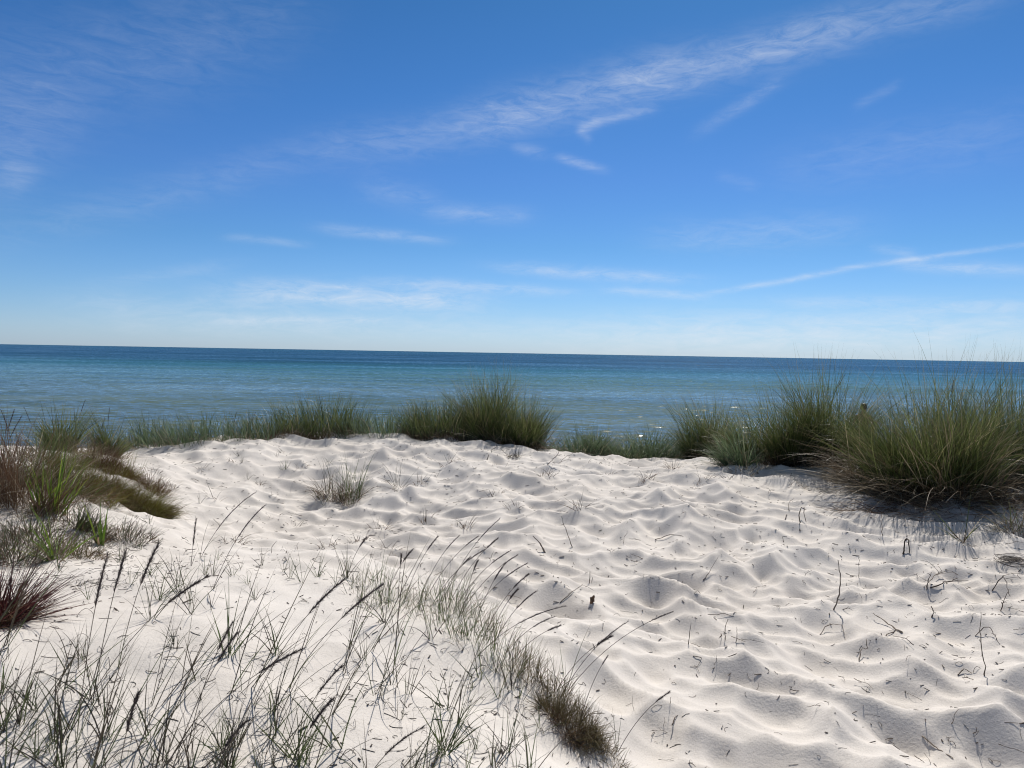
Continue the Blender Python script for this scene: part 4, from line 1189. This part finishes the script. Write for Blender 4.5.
# ------------------------------------------------------------------ person in the shallow water
def person():
    mskin, nt_, b_, _ = new_mat('skin'); b_.inputs['Base Color'].default_value = (.26, .145, .085, 1); b_.inputs['Roughness'].default_value = .5; b_.inputs['Subsurface Weight'].default_value = .1
    mhair, _, b_, _ = new_mat('dark hair'); b_.inputs['Base Color'].default_value = (.02, .014, .01, 1); b_.inputs['Roughness'].default_value = .5
    msh, _, b_, _ = new_mat('swim shorts'); b_.inputs['Base Color'].default_value = (.03, .05, .09, 1); b_.inputs['Roughness'].default_value = .8
    J = {}
    V, E, Rd = [], [], []

    def v(n_, p, r, par=None):
        J[n_] = len(V); V.append(p); Rd.append(r)
        if par: E.append((J[par], J[n_]))
    v('pelvis', (0, 0, .93), (.145, .105)); v('waist', (0, 0, 1.08), (.135, .095), 'pelvis'); v('chest', (0, 0, 1.27), (.155, .11), 'waist')
    v('upchest', (0, .01, 1.39), (.14, .09), 'chest'); v('neck', (0, .01, 1.48), (.055, .055), 'upchest'); v('headlow', (0, -.01, 1.56), (.062, .072), 'neck')
    v('headmid', (0, -.005, 1.63), (.075, .092), 'headlow'); v('headtop', (0, .005, 1.705), (.055, .07), 'headmid')
    for s, sn in ((-1, 'l'), (1, 'r')):
        v('sh' + sn, (s * .17, .01, 1.385), (.062, .058), 'upchest'); v('ua' + sn, (s * .215, .0, 1.24), (.047, .047), 'sh' + sn)
        v('el' + sn, (s * .24, -.01, 1.09), (.038, .038), 'ua' + sn); v('fa' + sn, (s * .245, -.05, .97), (.036, .034), 'el' + sn)
        v('wr' + sn, (s * .25, -.09, .85), (.025, .02), 'fa' + sn); v('palm' + sn, (s * .252, -.105, .79), (.022, .036), 'wr' + sn)
        for k in range(4):
            yy = -.135 + k * .021; ln = (.075, .085, .08, .06)[k]
            v(f'f{k}a' + sn, (s * .252, yy, .745), (.0095, .0095), 'palm' + sn); v(f'f{k}b' + sn, (s * .246, yy - .006, .745 - ln * .5), (.0088, .0088), f'f{k}a' + sn)
            v(f'f{k}c' + sn, (s * .236, yy - .008, .745 - ln), (.0075, .0075), f'f{k}b' + sn)
        v('ta' + sn, (s * .24, -.15, .80), (.0115, .0115), 'palm' + sn); v('tb' + sn, (s * .232, -.165, .765), (.0095, .0095), 'ta' + sn)
        v('hip' + sn, (s * .095, 0, .86), (.095, .1), 'pelvis'); v('th' + sn, (s * .105, -.01, .70), (.082, .085), 'hip' + sn)
        v('kn' + sn, (s * .11, -.02, .49), (.055, .058), 'th' + sn); v('ca' + sn, (s * .113, .01, .34), (.055, .06), 'kn' + sn)
        v('an' + sn, (s * .115, .02, .09), (.035, .04), 'ca' + sn); v('he' + sn, (s * .115, .03, .035), (.035, .04), 'an' + sn)
        v('ft' + sn, (s * .12, -.08, .03), (.04, .025), 'he' + sn); v('to' + sn, (s * .125, -.16, .02), (.036, .016), 'ft' + sn)
    me = bpy.data.meshes.new('person'); me.from_pydata(V, E, [])
    o = bpy.data.objects.new('person', me); COL.objects.link(o)
    sk = o.modifiers.new('skin', 'SKIN'); sk.use_smooth_shade = True
    for i, r in enumerate(Rd):
        me.skin_vertices[0].data[i].radius = r; me.skin_vertices[0].data[i].use_root = (i == 0)
    sb = o.modifiers.new('sub', 'SUBSURF'); sb.levels = 2; sb.render_levels = 2
    dg = bpy.context.evaluated_depsgraph_get()
    me2 = bpy.data.meshes.new_from_object(o.evaluated_get(dg)); me2.name = 'person'
    o.modifiers.clear(); o.data = me2; me2.materials.clear(); me2.materials.append(mskin)

    def ell(name, c, r, mat, cut=None, n=20):
        th = np.linspace(0, math.pi, n // 2 + 1); ph = np.linspace(0, 2 * math.pi, n + 1)
        T_, Pp = np.meshgrid(th, ph, indexing='ij')
        X_ = np.stack([r[0] * np.sin(T_) * np.cos(Pp) + c[0], r[1] * np.sin(T_) * np.sin(Pp) + c[1], r[2] * np.cos(T_) + c[2]], -1)
        if cut: X_[..., 2] = np.where((X_[..., 1] < c[1] - .02) & (X_[..., 2] < cut), cut, X_[..., 2])
        return link(name, make_mesh(name, X_.reshape(-1, 3), [grid_faces(n // 2 + 1, n + 1)]), mat, o)
    ell('hair', (0, .012, 1.665), (.084, .10, .095), mhair, 1.69)
    for s in (-1, 1):
        ell('ear', (s * .078, 0, 1.615), (.011, .02, .03), mskin)
        ell('eye', (s * .03, -.085, 1.635), (.012, .01, .008), mhair)
    ell('nose', (0, -.098, 1.605), (.013, .018, .022), mskin)
    ell('mouth', (0, -.082, 1.565), (.024, .008, .006), mskin)
    # shorts: lathe round hips and thighs
    rows = []
    for z, r1, r2, cx in ((1.02, .155, .12, 0), (.93, .175, .13, 0), (.84, .195, .13, 0), (.74, .20, .12, 0), (.66, .20, .115, 0)):
        a = np.linspace(0, 2 * math.pi, 33)
        rows.append(np.stack([np.cos(a) * r1, np.sin(a) * r2 * (1 - .25 * (z < .8) * np.abs(np.sin(a)) ** 4), np.full(33, z)], -1))
    link('swim_shorts', make_mesh('swim_shorts', np.array(rows).reshape(-1, 3), [grid_faces(5, 33)]), msh, o)
    p = at_depth(864, 403, 20.5)
    gz = ground(p[0], 20.5)
    o.location = (p[0], 20.5, gz); o.scale = (1, 1, 1)
    s_ = (p[2] - gz) / 1.76
    o.scale = (s_,) * 3
    o.rotation_euler = (0, 0, R(150))
    tag(o, 'bare backed person with short dark hair standing in the shallow water behind the tussocks', 'person')
    return s_


print('person scale', person())
